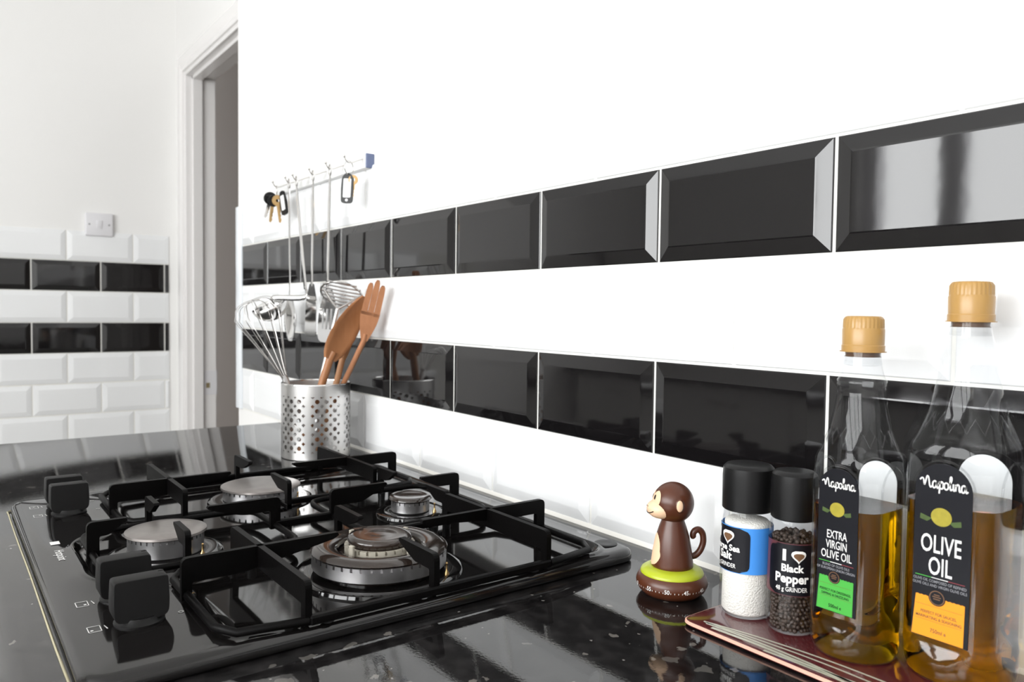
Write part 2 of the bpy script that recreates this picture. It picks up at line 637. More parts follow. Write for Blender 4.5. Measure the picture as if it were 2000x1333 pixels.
# far wall on the left
FX = -2.5864
wl = struct(MB().box((FX - 0.12, -2.62, ZF), (FX - 0.0035, 0.20, ZC)).build('wall_left', M_wall),
            'off-white far wall with two bands of black tiles', 'wall')
MB().box((FX - 0.004, -1.25, -0.89), (FX - 0.0012, 0.0505, 0.509)).build('grout', M_grout, wl)
DZ = -0.0055
lrows = []
for i in range(-8, 5):
    if i >= 0:
        z0, z1, c, half = ROWS[i]
    else:
        z0, z1 = ROWS[0][0] + i * 0.1035 - 0.0005, ROWS[0][1] + i * 0.1035
        c, half = 'w', (i % 2 == 0)
    lrows.append((z0 + DZ, z1 + DZ, c, half))
for z0, z1, c, half in lrows:
    if z0 < -0.45:
        continue
    ys = [0.0502]
    yy = 0.035 if not half else 0.035 - PITCH / 2
    while yy > -1.24:
        ys.append(yy)
        yy -= PITCH
    for a, b in zip(ys[:-1], ys[1:]):
        ya, yb = (a - 0.002 if a != 0.0502 else a), b + 0.002
        tile(wl, ya - yb, z1 - z0, M_tileb if c == 'b' else M_tilew, (FX, (ya + yb) / 2, (z0 + z1) / 2), PI / 2)

# wall with the doorway, set back behind the splashback wall
DX0, DX1, DZT = -2.470, -1.660, 1.080
wb = MB()
wb.box((FX - 0.12, 0.080, ZF), (DX0, 0.172, ZC))
wb.box((DX0, 0.080, DZT), (DX1, 0.172, ZC))
wb.box((DX1, 0.080, ZF), (1.55, 0.172, ZC))
struct(wb.build('wall_back', M_wall), 'white wall with a doorway beside the splashback', 'wall')

# door frame
d = thing('door_1', 'white gloss painted door frame around the opening to the hall', 'door frame', ((DX0 + DX1) / 2, 0.12, ZF))
d['kind'] = 'structure'
# architrave, three moulded lengths
arch = [(0.0, 0.0), (0.0, 0.010), (0.010, 0.017), (0.030, 0.018), (0.044, 0.014), (0.052, 0.017), (0.062, 0.014), (0.062, 0.0)]


def arch_leg(xo, s):
    m = MB()
    m.prism(arch, lambda u, v, tt: (xo + s * u, 0.0805 - v, tt - (u if tt > 0 else 0)), ZF, 1.126)
    return m


arch_leg(-2.520, 1).build('architrave', M_gloss, d, smooth=25)
arch_leg(-1.612, -1).build('architrave', M_gloss, d, smooth=25)
m = MB()
n = len(arch)
vs = [(-2.520 + u, 0.0805 - v, 1.126 - u) for u, v in arch] + [(-1.612 - u, 0.0805 - v, 1.126 - u) for u, v in arch]
m.add(vs, [(i, (i + 1) % n, n + (i + 1) % n, n + i) for i in range(n)] + [tuple(range(n)), tuple(range(n, 2 * n))])
m.build('architrave', M_gloss, d, smooth=25)
# lining and stops
LX0, LX1, LZ = -2.440, -1.690, 1.050
MB().rbox((DX0 - 0.002, 0.0725, ZF), (LX0, 0.1725, LZ), 0.002).build('lining', M_gloss, d)
MB().rbox((LX1, 0.0725, ZF), (DX1 + 0.002, 0.1725, LZ), 0.002).build('lining', M_gloss, d)
MB().rbox((DX0 - 0.002, 0.0725, LZ), (DX1 + 0.002, 0.1725, DZT + 0.002), 0.002).build('lining', M_gloss, d)
MB().rbox((LX0 - 0.001, 0.094, ZF), (LX0 + 0.012, 0.126, LZ), 0.0015).build('door_stop', M_gloss, d)
MB().rbox((LX1 - 0.012, 0.094, ZF), (LX1 + 0.001, 0.126, LZ), 0.0015).build('door_stop', M_gloss, d)
MB().rbox((LX0, 0.094, LZ - 0.012), (LX1, 0.126, LZ + 0.001), 0.0015).build('door_stop', M_gloss, d)
sp = MB().rbox((LX0 - 0.0005, 0.131, -0.050), (LX0 + 0.0015, 0.174, 0.035), 0.0005, 1).build('strike_plate', M_white, d)
MB().box((LX0 + 0.0012, 0.137, -0.026), (LX0 + 0.0019, 0.150, -0.008)).build('strike_hole', mat('brass_recess', (0.30, 0.24, 0.13), 0.5, 0.3, bump=(200, 0.1, 0.0003)), sp)

# hall beyond
hw = MB()
hw.box((-3.05, 0.172, ZF), (-2.95, 1.95, ZC))
struct(hw.build('wall_hall_left', M_beige), 'beige hall wall seen through the doorway', 'wall')
struct(MB().box((-1.35, 0.172, ZF), (-1.25, 1.95, ZC)).build('wall_hall_right', M_beige), 'beige side wall of the hall', 'wall')
struct(MB().box((-3.05, 1.90, ZF), (-1.25, 2.0, ZC)).build('wall_hall_end', M_beige), 'beige end wall of the hall', 'wall')

# wall opposite with the window, wall behind the camera
WY = WIN['y']
wo = MB()
wo.box((FX - 0.12, WY - 0.12, ZF), (WIN['x0'], WY, ZC))
wo.box((WIN['x1'], WY - 0.12, ZF), (1.65, WY, ZC))
wo.box((WIN['x0'], WY - 0.12, ZF), (WIN['x1'], WY, WIN['z0']))
wo.box((WIN['x0'], WY - 0.12, WIN['z1']), (WIN['x1'], WY, ZC))
struct(wo.build('wall_front', M_wall), 'white wall with the kitchen window opposite the splashback', 'wall')
wn = MB()
wn.box((1.55, WY - 0.12, ZF), (1.65, -1.62, ZC))
wn.box((1.55, -0.68, ZF), (1.65, 0.172, ZC))
wn.box((1.55, -1.62, 1.12), (1.65, -0.68, ZC))
struct(wn.build('wall_near', M_wall), 'white end wall with a plain white door', 'wall')
w1 = thing('window_1', 'white framed kitchen window over the sink', 'window', ((WIN['x0'] + WIN['x1']) / 2, WY - 0.06, WIN['z0']))
w1['kind'] = 'structure'
fr = MB()
x0, x1, z0, z1 = WIN['x0'], WIN['x1'], WIN['z0'], WIN['z1']
fr.box((x0, WY - 0.10, z0), (x0 + 0.06, WY - 0.04, z1)).box((x1 - 0.06, WY - 0.10, z0), (x1, WY - 0.04, z1))
fr.box((x0, WY - 0.10, z0), (x1, WY - 0.04, z0 + 0.06)).box((x0, WY - 0.10, z1 - 0.06), (x1, WY - 0.04, z1))
fr.build('window_frame', M_white, w1)
bars = [x0 + 0.03, -1.02, -0.16, 0.62, x1 - 0.03]
for xm in bars[1:-1]:
    MB().box((xm - 0.045, WY - 0.10, z0), (xm + 0.045, WY - 0.04, z1)).build('mullion', M_white, w1)
for xa, xb in zip(bars[:-1], bars[1:]):
    MB().box((xa, WY - 0.072, z0 + 0.04), (xb, WY - 0.068, z1 - 0.04)).build('pane', M_pane, w1)
MB().box((x0 - 0.03, WY - 0.03, z0 - 0.025), (x1 + 0.03, WY + 0.05, z0 + 0.002)).build('window_sill', M_white, w1)
d2 = thing('door_2', 'plain white door in the end wall', 'door', (1.60, -1.15, ZF))
d2['kind'] = 'structure'
for a, b in (((1.57, -1.62, ZF), (1.63, -1.52, 1.12)), ((1.57, -0.78, ZF), (1.63, -0.68, 1.12)),
             ((1.57, -1.52, ZF), (1.63, -0.78, -0.72)), ((1.57, -1.52, 1.02), (1.63, -0.78, 1.12))):
    MB().box(a, b).build('door_rail', M_white, d2)
MB().box((1.585, -1.53, -0.73), (1.615, -0.77, 1.03)).build('door_panel', M_white, d2)

# ================================================================== WORKTOP AND UNITS
WE = -1.332
prof = [(0.0, 0.0), (-0.580, 0.0), (-0.5885, -0.0022), (-0.5945, -0.0085), (-0.597, -0.018), (-0.597, -0.040), (0.0, -0.040)]
w = MB()
w.prism(prof, lambda u, v, s: (s, u + 0.0005, v), WE, 1.54)
tag(w.build('worktop', M_work, smooth=35), 'glossy black speckled worktop under the hob and the oil bottles', 'worktop')


def cabinet(xa, xb, y0, y1, ztop, face, label, group, doors=1):
    o = thing('base_cabinet', label, 'cabinet', ((xa + xb) / 2, (y0 + y1) / 2, ZF), group=group)
    s = 1 if face > 0 else -1
    yb, yf = (y0, y1) if s > 0 else (y1, y0)
    MB().box((xa + 0.001, min(y0, y1) + (0 if s > 0 else 0.022), ZF + 0.12), (xb - 0.001, max(y0, y1) - (0.022 if s > 0 else 0), ztop)).build('carcass', M_unit, o)
    MB().box((xa + 0.001, min(y0, y1) + 0.06, ZF), (xb - 0.001, max(y0, y1) - 0.06, ZF + 0.12)).build('plinth', M_unit, o)
    dw = (xb - xa) / doors
    for i in range(doors):
        a, b = xa + dw * i + 0.002, xa + dw * (i + 1) - 0.002
        dr = MB().rbox((a, yf - 0.020 * s if s > 0 else yf, ZF + 0.125), (b, yf if s > 0 else yf + 0.020, ztop - 0.004), 0.002, 1).build('cabinet_door', M_unit, o)
        zz = ztop - 0.07
        xm = (a + b) / 2
        MB().tube([(xm - 0.06, yf, zz), (xm - 0.06, yf + 0.03 * s, zz), (xm + 0.06, yf + 0.03 * s, zz), (xm + 0.06, yf, zz)], 0.005, 6).build('handle', M_steel, dr)
    return o


for i, xa in enumerate((-1.325, -0.772, -0.172, 0.428)):
    xb = (-0.772, -0.172, 0.428, 1.028)[i]
    cabinet(xa, xb, -0.56, -0.002, -0.0405, -1,
            ('white base cabinet at the open end of the worktop', 'white base cabinet under the gas hob',
             'white base cabinet under the oil bottles', 'white base cabinet beyond the oil bottles')[i], 'base units under the black worktop')
for i in range(5):
    xa = -2.50 + 0.6 * i
    cabinet(xa, xa + 0.6, WY + 0.002, WY + 0.56, -0.0405, 1,
            'white base cabinet in the row under the kitchen window', 'base units along the window wall')
tag(MB().rbox((-2.55, WY + 0.001, -0.040), (0.52, WY + 0.60, 0.0), 0.006).build('worktop', M_work, smooth=35),
    'glossy black worktop running under the kitchen window', 'worktop')
tp = thing('sink_tap', 'chrome swan-neck tap on the worktop under the window', 'tap', (-0.95, WY + 0.10, 0.0))
MB().lathe([(0.028, 0), (0.028, 0.01), (0.018, 0.02), (0.018, 0.06)], 20, (-0.95, WY + 0.10, 0.0)).build('tap_base', M_polish, tp, smooth=40)
arc = [(-0.95, WY + 0.10, 0.05), (-0.95, WY + 0.10, 0.22)] + [(-0.95, WY + 0.20 - 0.10 * math.cos(a), 0.22 + 0.10 * math.sin(a)) for a in [PI * k / 10 for k in range(1, 11)]]
MB().tube(arc, 0.011, 10).build('spout', M_polish, tp, smooth=60)
MB().tube([(-0.93, WY + 0.10, 0.045), (-0.87, WY + 0.12, 0.075)], 0.007, 8).build('lever', M_polish, tp, smooth=60)

# ================================================================== GAS HOB
HX0, HX1, HY0, HY1 = -0.768, -0.183, -0.555, -0.042
HC = Vector((-0.4755, -0.29))
hob = thing('gas_hob', 'black gas hob with four burners and control knobs set into the worktop', 'hob', (HC.x, HC.y, 0.0))


def polar(poly, n, c):
    """resample a closed outline by angle round c"""
    P = [Vector(p) - Vector(c) for p in poly]
    out = []
    for i in range(n):
        a = 2 * PI * i / n
        d = Vector((math.cos(a), math.sin(a)))
        best = None
        for k in range(len(P)):
            p, q = P[k], P[(k + 1) % len(P)]
            e = q - p
            den = d.x * e.y - d.y * e.x
            if abs(den) < 1e-12:
                continue
            tt = (p.x * e.y - p.y * e.x) / den
            s = (p.x * d.y - p.y * d.x) / den
            if -1e-9 <= s <= 1 + 1e-9 and tt > 0 and (best is None or tt > best):
                best = tt
        out.append((c[0] + d.x * best, c[1] + d.y * best))
    return out


def inset(poly, dd):
    out = []
    n = len(poly)
    for i in range(n):
        a, b = Vector(poly[i - 1]), Vector(poly[(i + 1) % n])
        tt = (b - a).normalized()
        nn = Vector((-tt.y, tt.x))
        out.append((poly[i][0] + nn.x * dd, poly[i][1] + nn.y * dd))
    return out


NR = 480
outer = polar(round_poly([(HX0, HY0), (HX1, HY0), (HX1, HY1), (HX0, HY1)], 0.022, 8), NR, HC)
wx0, wx1 = -0.736, -0.196
wpts = [(wx0, -0.458), (-0.590, -0.460), (-0.532, -0.520), (-0.398, -0.520), (-0.340, -0.460), (wx1, -0.458),
        (wx1, -0.070), (wx0, -0.070)]
wrad = [0.030, 0.022, 0.026, 0.026, 0.022, 0.030, 0.030, 0.030]
well = polar(round_poly(wpts, wrad, 8), NR, HC)


def zr(p, z):
    return [(x, y, z) for x, y in p]


hp = MB()
hp.loft([zr(inset(outer, 0.0030), 0.0), zr(inset(outer, 0.0004), 0.0020), zr(outer, 0.0040), zr(inset(outer, 0.0004), 0.0080), zr(inset(outer, 0.0018), 0.0108),
         zr(inset(outer, 0.0048), 0.0126), zr(inset(outer, 0.0100), 0.0131), zr(inset(well, -0.0050), 0.0128), zr(inset(well, -0.0028), 0.0136),
         zr(inset(well, -0.0004), 0.0146), zr(inset(well, 0.0022), 0.0140), zr(inset(well, 0.0050), 0.0100),
         zr(inset(well, 0.0085), 0.0072), zr(inset(well, 0.020), 0.0068)], cap0=True, cap1=True)
hp.build('hob_plate', M_enam, hob, smooth=45)
# yellowed sealing strip showing along the front edge
s = MB()
fr_pts = catmull([(HX0 - 0.001, -0.535, 0.0012), (HX0 + 0.004, -0.5555, 0.0012), (HX0 + 0.03, -0.5572, 0.0012), (-0.60, -0.5576, 0.0012), (-0.48, -0.5572, 0.0012), (-0.30, -0.5578, 0.0012), (HX1 - 0.03, -0.5572, 0.0012)], 6)
s.tube(fr_pts, 0.0010, 6)
s.build('sealing_strip', M_yseal, hob, smooth=60, label='yellowed sealing strip along the front edge')
# dark oval pad on the rear corner
p = MB()
pc = px_y(1180, 1068, 0)
p.lathe([(0.0125, 0.0), (0.0125, 0.0012), (0.0110, 0.0017), (0.0060, 0.0013)], 28, (-0.215, -0.060, 0.0124))
p.build('corner_cap', M_black, hob, smooth=40, label='round black cap on the rear corner')


def burner(cx, cy, r, ztop, kind):
    zb = 0.0066
    base = MB()
    base.lathe([(r + 0.016, zb), (r + 0.015, zb + 0.0030), (r + 0.010, zb + 0.0048), (r + 0.004, zb + 0.0035), (r - 0.002, zb + 0.0040)], 56, (cx, cy, 0))
    b = base.build('burner', M_enam, hob, smooth=50)
    if kind == 'wok':
        zr0, zr1 = zb + 0.008, ztop - 0.0065
        f = MB()
        # cup under the ring
        f.lathe([(r - 0.010, zb + 0.002), (r - 0.009, zr0)], 64, (cx, cy, 0))
        f.build('burner_cup', M_capd, b, smooth=50)
        slotted(cx, cy, r, zr0, zr1, 44, b, inner=0.040)
        c = MB()   # annular outer cap
        c.lathe([(r - 0.001, zr1), (r + 0.0012, zr1 + 0.002), (r - 0.001, zr1 + 0.0045), (r - 0.008, ztop), (0.046, ztop - 0.0012), (0.0415, ztop - 0.003), (0.0400, zr1)], 72, (cx, cy, 0), cap0=False, cap1=False)
        c.build('burner_cap', M_capd, b, smooth=50)
        g = MB()
        g.lathe([(0.040, zr0), (0.040, zr1 - 0.003), (0.034, zr1 - 0.003)], 48, (cx, cy, 0))
        g.build('inner_tray', M_capd, b, smooth=40)
        slotted(cx, cy, 0.0335, zr1 - 0.006, zr1 + 0.0055, 24, b, name='inner_ring', m_=M_pin)
        t = MB()
        t.lathe([(0.0285, zr1 + 0.005), (0.0300, zr1 + 0.008), (0.0310, zr1 + 0.0105), (0.0295, zr1 + 0.0135), (0.024, zr1 + 0.0145), (0.017, zr1 + 0.0135), (0.010, zr1 + 0.0145), (0.004, zr1 + 0.0147)], 56, (cx, cy, 0))
        t.build('centre_cap', M_capd, b, smooth=60)
        for k in range(4):
            a = math.radians(20 + 90 * k)
            x, y = cx + 0.0375 * math.cos(a), cy + 0.0375 * math.sin(a)
            MB().rbox((-0.0026, -0.0016, zr1 - 0.004), (0.0026, 0.0016, zr1 + 0.0115), 0.0006, 1, Matrix.Translation((x, y, 0)) @ Matrix.Rotation(a + PI / 2, 4, 'Z')).build('pin', M_pin, b)
    else:
        zr0, zr1 = zb + 0.004, ztop - 0.0060
        slotted(cx, cy, r - 0.003, zr0, zr1, 36 if r > 0.03 else 24, b)
        cm = M_capd if kind == 'small' else M_capg
        c = MB()
        if kind == 'small':
            pr = [(r - 0.002, zr1), (r, zr1 + 0.002), (r - 0.0008, ztop - 0.0012), (r - 0.003, ztop), (r - 0.008, ztop - 0.0012), (r - 0.014, ztop - 0.0022), (0.004, ztop - 0.0024)]
        else:
            pr = [(r - 0.002, zr1), (r, zr1 + 0.0012), (r - 0.0004, zr1 + 0.0034), (r - 0.005, ztop - 0.0012), (r - 0.014, ztop - 0.0003), (0.005, ztop)]
        c.lathe(pr, 56, (cx, cy, 0))
        c.build('burner_cap', cm, b, smooth=50)
    # igniter
    a = math.radians(35)
    rr = r + 0.006
    ig = MB()
    ig.lathe([(0.0024, zb), (0.0024, zb + 0.006), (0.0011, zb + 0.008), (0.0009, zb + 0.014), (0.0014, zb + 0.015), (0.0005, zb + 0.016)], 12, (cx + rr * math.cos(a), cy + rr * math.sin(a), 0))
    ig.build('igniter', M_brass, b, smooth=40)
    return b


def slotted(cx, cy, r, z0, z1, ns, parent, inner=None, name='flame_ring', m_=None):
    """aluminium flame ring whose upper rim is cut by real slots"""
    m = MB()
    n = ns * 4
    zs = z1 - 0.0035
    ri = r - 0.004

    def P(i, rad, z):
        a = 2 * PI * i / n
        return (cx + rad * math.cos(a), cy + rad * math.sin(a), z)
    m.loft([[P(i, r - 0.001, z0) for i in range(n)], [P(i, r, z0 + 0.001) for i in range(n)], [P(i, r, zs) for i in range(n)],
            [P(i, ri, zs) for i in range(n)]], cap0=True, cap1=False)
    for k in range(ns):
        a, b = 4 * k, 4 * k + 3
        vs = [P(j, rad, z) for j in range(a, b + 1) for rad, z in ((r, zs), (r, z1), (ri, z1), (ri, zs))]
        fs = []
        for q in range(3):
            for e in range(4):
                fs.append((q * 4 + e, q * 4 + (e + 1) % 4, q * 4 + 4 + (e + 1) % 4, q * 4 + 4 + e))
        fs += [(0, 1, 2, 3), (12, 13, 14, 15)]
        m.add(vs, fs)
    m.lathe([(ri, z0 + 0.001), (ri, z1)], n, (cx, cy, 0), cap0=False, cap1=False)
    return m.build(name, m_ or M_alu, parent, smooth=35)


BX = -0.460
burner(BX, -0.441, 0.0390, 0.0350, 'grey')
burner(-0.627, -0.287, 0.0500, 0.0300, 'grey')
burner(-0.292, -0.286, 0.0640, 0.0350, 'wok')
burner(BX, -0.158, 0.0265, 0.0300, 'small')


# control knobs
def knob(x, y):
    zt = 0.0127
    b = MB()
    b.lathe([(0.0185, zt), (0.0185, zt + 0.0015), (0.0165, zt + 0.0030), (0.0150, zt + 0.0060)], 36, (x, y, 0))
    k = b.build('knob', M_knob, hob, smooth=40)
    # grip: D-shaped block standing across the dial, scooped lower face
    prof = [(-0.0195, 0.0060), (0.0195, 0.0060), (0.0202, 0.0200), (0.0196, 0.0375), (-0.0196, 0.0375), (-0.0202, 0.0200)]
    pr = round_poly(prof, [0.009, 0.009, 0.003, 0.0028, 0.0028, 0.003], 5)
    g = MB()
    rings = []
    for tt, sc in ((-0.0090, 0.970), (-0.0087, 0.988), (-0.0080, 1.0), (0.0080, 1.0), (0.0087, 0.988), (0.0090, 0.970)):
        cyz = 0.0225
        rings.append([(x + tt * (1.35 - 0.012 * (v * 1000 - 6)), y + u * sc, zt - 0.002 + cyz + (v - cyz) * sc) for u, v in pr])
    g.loft(rings)
    g.build('knob_grip', M_knob, k, smooth=28)
    l = MB()
    l.box((x - 0.0006, y + 0.0135, 0.0493), (x + 0.0006, y + 0.0175, 0.0499))
    l.build('knob_mark', M_black, k)
    return k


for kx in (-0.277, -0.338, -0.668, -0.714):
    knob(kx, -0.502)

# printed marks on the hob front (flat print)
ZP = 0.01335


def hob_text(body, size, cx, cy, ang, bold=0.0, squeeze=1.0):
    vs, fs = text_faces(body, size, bold, 0, squeeze)
    ca, sa = math.cos(ang), math.sin(ang)
    m = MB()
    m.add([(cx + a * ca - b * sa, cy + a * sa + b * ca, ZP) for a, b in vs], fs)
    return m


def frame_mark(cx, cy, w, h, t, ang, dot=None):
    m = MB()
    xf = Matrix.Translation((cx, cy, ZP)) @ Matrix.Rotation(ang, 4, 'Z')
    for a, b in (((-w, -h), (w, -h + t)), ((-w, h - t), (w, h)), ((-w, -h), (-w + t, h)), ((w - t, -h), (w, h))):
        m.add([(a[0], a[1], 0), (b[0], a[1], 0), (b[0], b[1], 0), (a[0], b[1], 0)], [(0, 1, 2, 3)], xf)
    if dot:
        m.lathe([(0.0012, 0.0), (0.0002, 0.00005)], 10, (dot[0], dot[1], 0), xf=xf)
    return m


hob_text('Hotpoint', 0.0115, -0.492, -0.5345, 0, 0.0001, 0.85).build('brand_print', M_print, hob, label='white printed maker name')
m = MB()
m.add([(-0.545, -0.535, ZP), (-0.533, -0.535, ZP), (-0.533, -0.5265, ZP), (-0.545, -0.5265, ZP)], [(0, 1, 2, 3)])
m.build('brand_square', M_print, hob)
for kx, dots in ((-0.277, (0.0025, -0.002)), (-0.338, (0.0025, 0.002)), (-0.668, (-0.0025, 0.002)), (-0.714, (-0.0025, 0))):
    frame_mark(kx, -0.5335, 0.0062, 0.0046, 0.0006, 0, dots).build('burner_symbol', M_print, hob)
    m = MB()
    m.lathe([(0.0022, 0), (0.0015, 0.00002)], 14, (kx + 0.001, -0.4715, ZP), cap0=False, cap1=False)
    m.build('off_symbol', M_print, hob)
    m = MB()
    m.add([(kx - 0.004, -0.5265, ZP), (kx + 0.004, -0.5255, ZP), (kx + 0.004, -0.5245, ZP), (kx - 0.004, -0.5260, ZP)], [(0, 1, 2, 3)])
    m.build('flame_symbol', M_print, hob)

# ================================================================== PAN SUPPORTS
ZT = 0.0500
TH = 0.0028          # half thickness of a bar


def bar_y(m, x, pts):
    m.prism(pts, lambda u, v, s: (s, u, v), x - TH, x + TH)


def bar_x(m, y, pts):
    m.prism(pts, lambda u, v, s: (u, s, v), y - TH, y + TH)


def finger(leg, tip, zfoot=0.0150, deep=0.0145, lw=0.0085, tipz=0.0055, two=None):
    """side profile: leg at 'leg' down to the frame, arm tapering to 'tip' (coordinates along the bar)"""
    s = 1 if tip > leg else -1
    pr = [(leg, zfoot), (leg, ZT), (tip, ZT), (tip + s * 0.001, ZT - tipz * 0.5), (tip - s * 0.004, ZT - tipz),
          (leg + s * min(abs(tip - leg) * 0.55, 0.050), ZT - deep), (leg + s * lw, ZT - deep), (leg + s * lw, zfoot)]
    return round_poly(pr, [0.0, 0.006, 0.0008, 0.0008, 0.001, 0.004, 0.002, 0.0], 4)


def beam(a, b, deep=0.019, zfoot=0.0150, lw=0.0085, legs=(True, True)):
    pr, rr = [], []
    if legs[0]:
        pr += [(a, zfoot), (a, ZT)]
        rr += [0, 0.006]
    else:
        pr += [(a, ZT - deep), (a, ZT)]
        rr += [0, 0.001]
    if legs[1]:
        pr += [(b, ZT), (b, zfoot), (b - lw, zfoot), (b - lw, ZT - deep)]
        rr += [0.006, 0, 0, 0.002]
    else:
        pr += [(b, ZT), (b, ZT - deep)]
        rr += [0.001, 0]
    if legs[0]:
        pr += [(a + lw, ZT - deep), (a + lw, zfoot)]
        rr += [0.002, 0]
    return round_poly(pr, rr, 4)


def side_support(mir, label):
    """pan support of a side burner; mir(x) maps the right-hand one to the left-hand one"""
    cx = mir(-0.2935)
    o = thing('pan_support', label, 'pan support', (cx, -0.284, 0.0069), group='cast iron pan supports on the hob')
    xo, xi = mir(-0.186), mir(-0.374)

    def xs(a, b):
        a, b = mir(a), mir(b)
        return (a, b)
    # outer and inner frame rails lying low over the plate
    for xr, zft in ((-0.1870, 0.0149), (-0.3680, 0.0069)):
        x = mir(xr)
        r = MB().rbox((x - 0.0036, -0.400, 0.0150), (x + 0.0036, -0.160, 0.0225), 0.0015, 1)
        rl = r.build('frame_rail', M_iron, o)
        for yf in (-0.385, -0.180):
            MB().lathe([(0.0050, zft), (0.0055, 0.0152), (0.004, 0.0160)], 12, (x, yf, 0)).build('rubber_foot', M_black, rl, smooth=40)
    xa_, xb_ = sorted((mir(-0.3670), mir(-0.3920)))
    MB().rbox((xa_, -0.2895, 0.0152), (xb_, -0.2825, 0.0222), 0.0012, 1).build('frame_stub', M_iron, o)
    a, b = xs(-0.1860, -0.3720)
    for y in (-0.4005, -0.1620):
        m = MB()
        lo, hi = min(a, b), max(a, b)
        bar_x(m, y, beam(lo, hi))
        m.build('cross_bar', M_iron, o)
    m = MB()
    bar_x(m, -0.286, finger(mir(-0.1860), mir(-0.2480)))
    m.build('finger', M_iron, o)
    m = MB()
    bar_x(m, -0.286, finger(mir(-0.3920), mir(-0.3340)))
    m.build('finger', M_iron, o)
    m = MB()
    bar_y(m, mir(-0.2970), finger(-0.4665, -0.3280, deep=0.021))
    m.build('finger', M_iron, o)
    m = MB()
    bar_y(m, mir(-0.2880), finger(-0.0865, -0.2420, deep=0.0145, lw=0.011))
    m.build('finger', M_iron, o)
    # low end rails tying the long fingers to the frame
    for y, yb in ((-0.4620, -0.400), (-0.0920, -0.160)):
        m = MB()
        xc = mir(-0.2925)
        m.tube([(mir(-0.1870), yb, 0.0187), (mir(-0.1960), y + (0.010 if y < -0.3 else -0.010), 0.0187), (mir(-0.2150), y, 0.0187),
                (mir(-0.3400), y, 0.0187), (mir(-0.3590), y + (0.010 if y < -0.3 else -0.010), 0.0187), (mir(-0.3680), yb, 0.0187)], 0.0036, 8)
        m.build('end_rail', M_iron, o, smooth=60)
    return o


side_support(lambda x: x, 'black cast iron pan support over the large double-ring burner')
side_support(lambda x: -0.920 - x, 'black cast iron pan support over the wide grey-capped burner')
o = thing('pan_support', 'black cast iron pan support spanning the small burner and the front grey-capped burner', 'pan support', (BX, -0.29, 0.0069), group='cast iron pan supports on the hob')
for ya, yb in ((-0.508, -0.328), (-0.260, -0.092)):
    lp_ = round_poly([(-0.541, ya), (-0.379, ya), (-0.379, yb), (-0.541, yb)], 0.030, 6)
    rl = MB().tube([(u, v, 0.0187) for u, v in lp_], 0.0035, 8, True).build('frame_loop', M_iron, o, smooth=60)
    for xf_ in (-0.379, -0.541):
        MB().lathe([(0.0046, 0.0069), (0.0050, 0.0160), (0.004, 0.0170)], 12, (xf_, (ya + yb) / 2 + 0.02, 0)).build('rubber_foot', M_black, rl, smooth=40)
MB().rbox((BX - 0.0034, -0.3290, 0.0150), (BX + 0.0034, -0.2590, 0.0240), 0.0015, 1).build('tie_rail', M_iron, o)
for cy in (-0.441, -0.157):
    for lg, tp_ in ((-0.5455, -0.5020), (-0.3745, -0.4180)):
        m = MB()
        bar_x(m, cy, finger(lg, tp_))
        m.build('finger', M_iron, o)
for lg, tp_ in ((-0.5130, -0.4780), (-0.3230, -0.4000), (-0.2640, -0.1930), (-0.0890, -0.1440)):
    m = MB()
    bar_y(m, BX + (0.001 if tp_ > -0.3 else -0.0), finger(lg, tp_, deep=0.0145 if tp_ < -0.2 or lg > -0.1 else 0.019, lw=0.011))
    m.build('finger', M_iron, o)
# ================================================================== UTENSIL POT
PC = Vector((-0.9158, -0.0912, 0.0))
pot = thing('utensil_pot', 'perforated stainless steel utensil pot standing behind the hob', 'utensil holder', PC)
R0, ZH = 0.0590, 0.129
m = MB()
NC = 24
zrows = [0.0215 + 0.0159 * k for k in range(6)]
hz, ha = 0.0159 / 2, PI / NC
rot0 = math.radians(-20 - 90)       # turned so that a group of three columns shows in the middle


def cyl(a, z, r=R0):
    return (PC.x + r * math.cos(a), PC.y + r * math.sin(a), z)


view = math.atan2(CAM.y - PC.y, CAM.x - PC.x)
for c in range(NC):
    a0 = view + math.radians(17) + c * 2 * ha
    solid = (c % 4 == 2)
    for zc in zrows:
        sq, ci = [], []
        for k in range(12):
            t_ = 2 * PI * k / 12
            cx_, sy_ = math.cos(t_), math.sin(t_)
            mxx = max(abs(cx_), abs(sy_))
            sq.append((cx_ / mxx, sy_ / mxx))
            ci.append((cx_, sy_))
        rr = 0.0039
        vs = [cyl(a0 + u * ha, zc + v * hz) for u, v in sq] + [cyl(a0 + u * rr / R0, zc + v * rr) for u, v in ci]
        fs = [(k, (k + 1) % 12, 12 + (k + 1) % 12, 12 + k) for k in range(12)]
        if solid:
            fs.append(tuple(range(12, 24)))
        m.add(vs, fs)
    zlo, zhi = zrows[0] - hz, zrows[-1] + hz
    for k in range(4):
        b0, b1 = a0 - ha + k * ha / 2, a0 - ha + (k + 1) * ha / 2
        m.add([cyl(b0, 0.003), cyl(b1, 0.003), cyl(b1, zlo), cyl(b0, zlo)], [(0, 1, 2, 3)])
        m.add([cyl(b0, zhi), cyl(b1, zhi), cyl(b1, ZH - 0.001), cyl(b0, ZH - 0.001)], [(0, 1, 2, 3)])
pm = m.build('pot_wall', M_steel, pot)
bm_ = bmesh.new()
bm_.from_mesh(pm.data)
bmesh.ops.remove_doubles(bm_, verts=list(bm_.verts), dist=0.00002)
bmesh.ops.recalc_face_normals(bm_, faces=list(bm_.faces))
bm_.to_mesh(pm.data)
bm_.free()
pm.data.polygons.foreach_set('use_smooth', [True] * len(pm.data.polygons))
pm.data.set_sharp_from_angle(angle=math.radians(50))
inn = pm.data.copy()
for v_ in inn.vertices:
    d_ = Vector((v_.co.x, v_.co.y, 0))
    v_.co -= d_.normalized() * 0.0009
inn.flip_normals()
io = bpy.data.objects.new('pot_lining', inn)
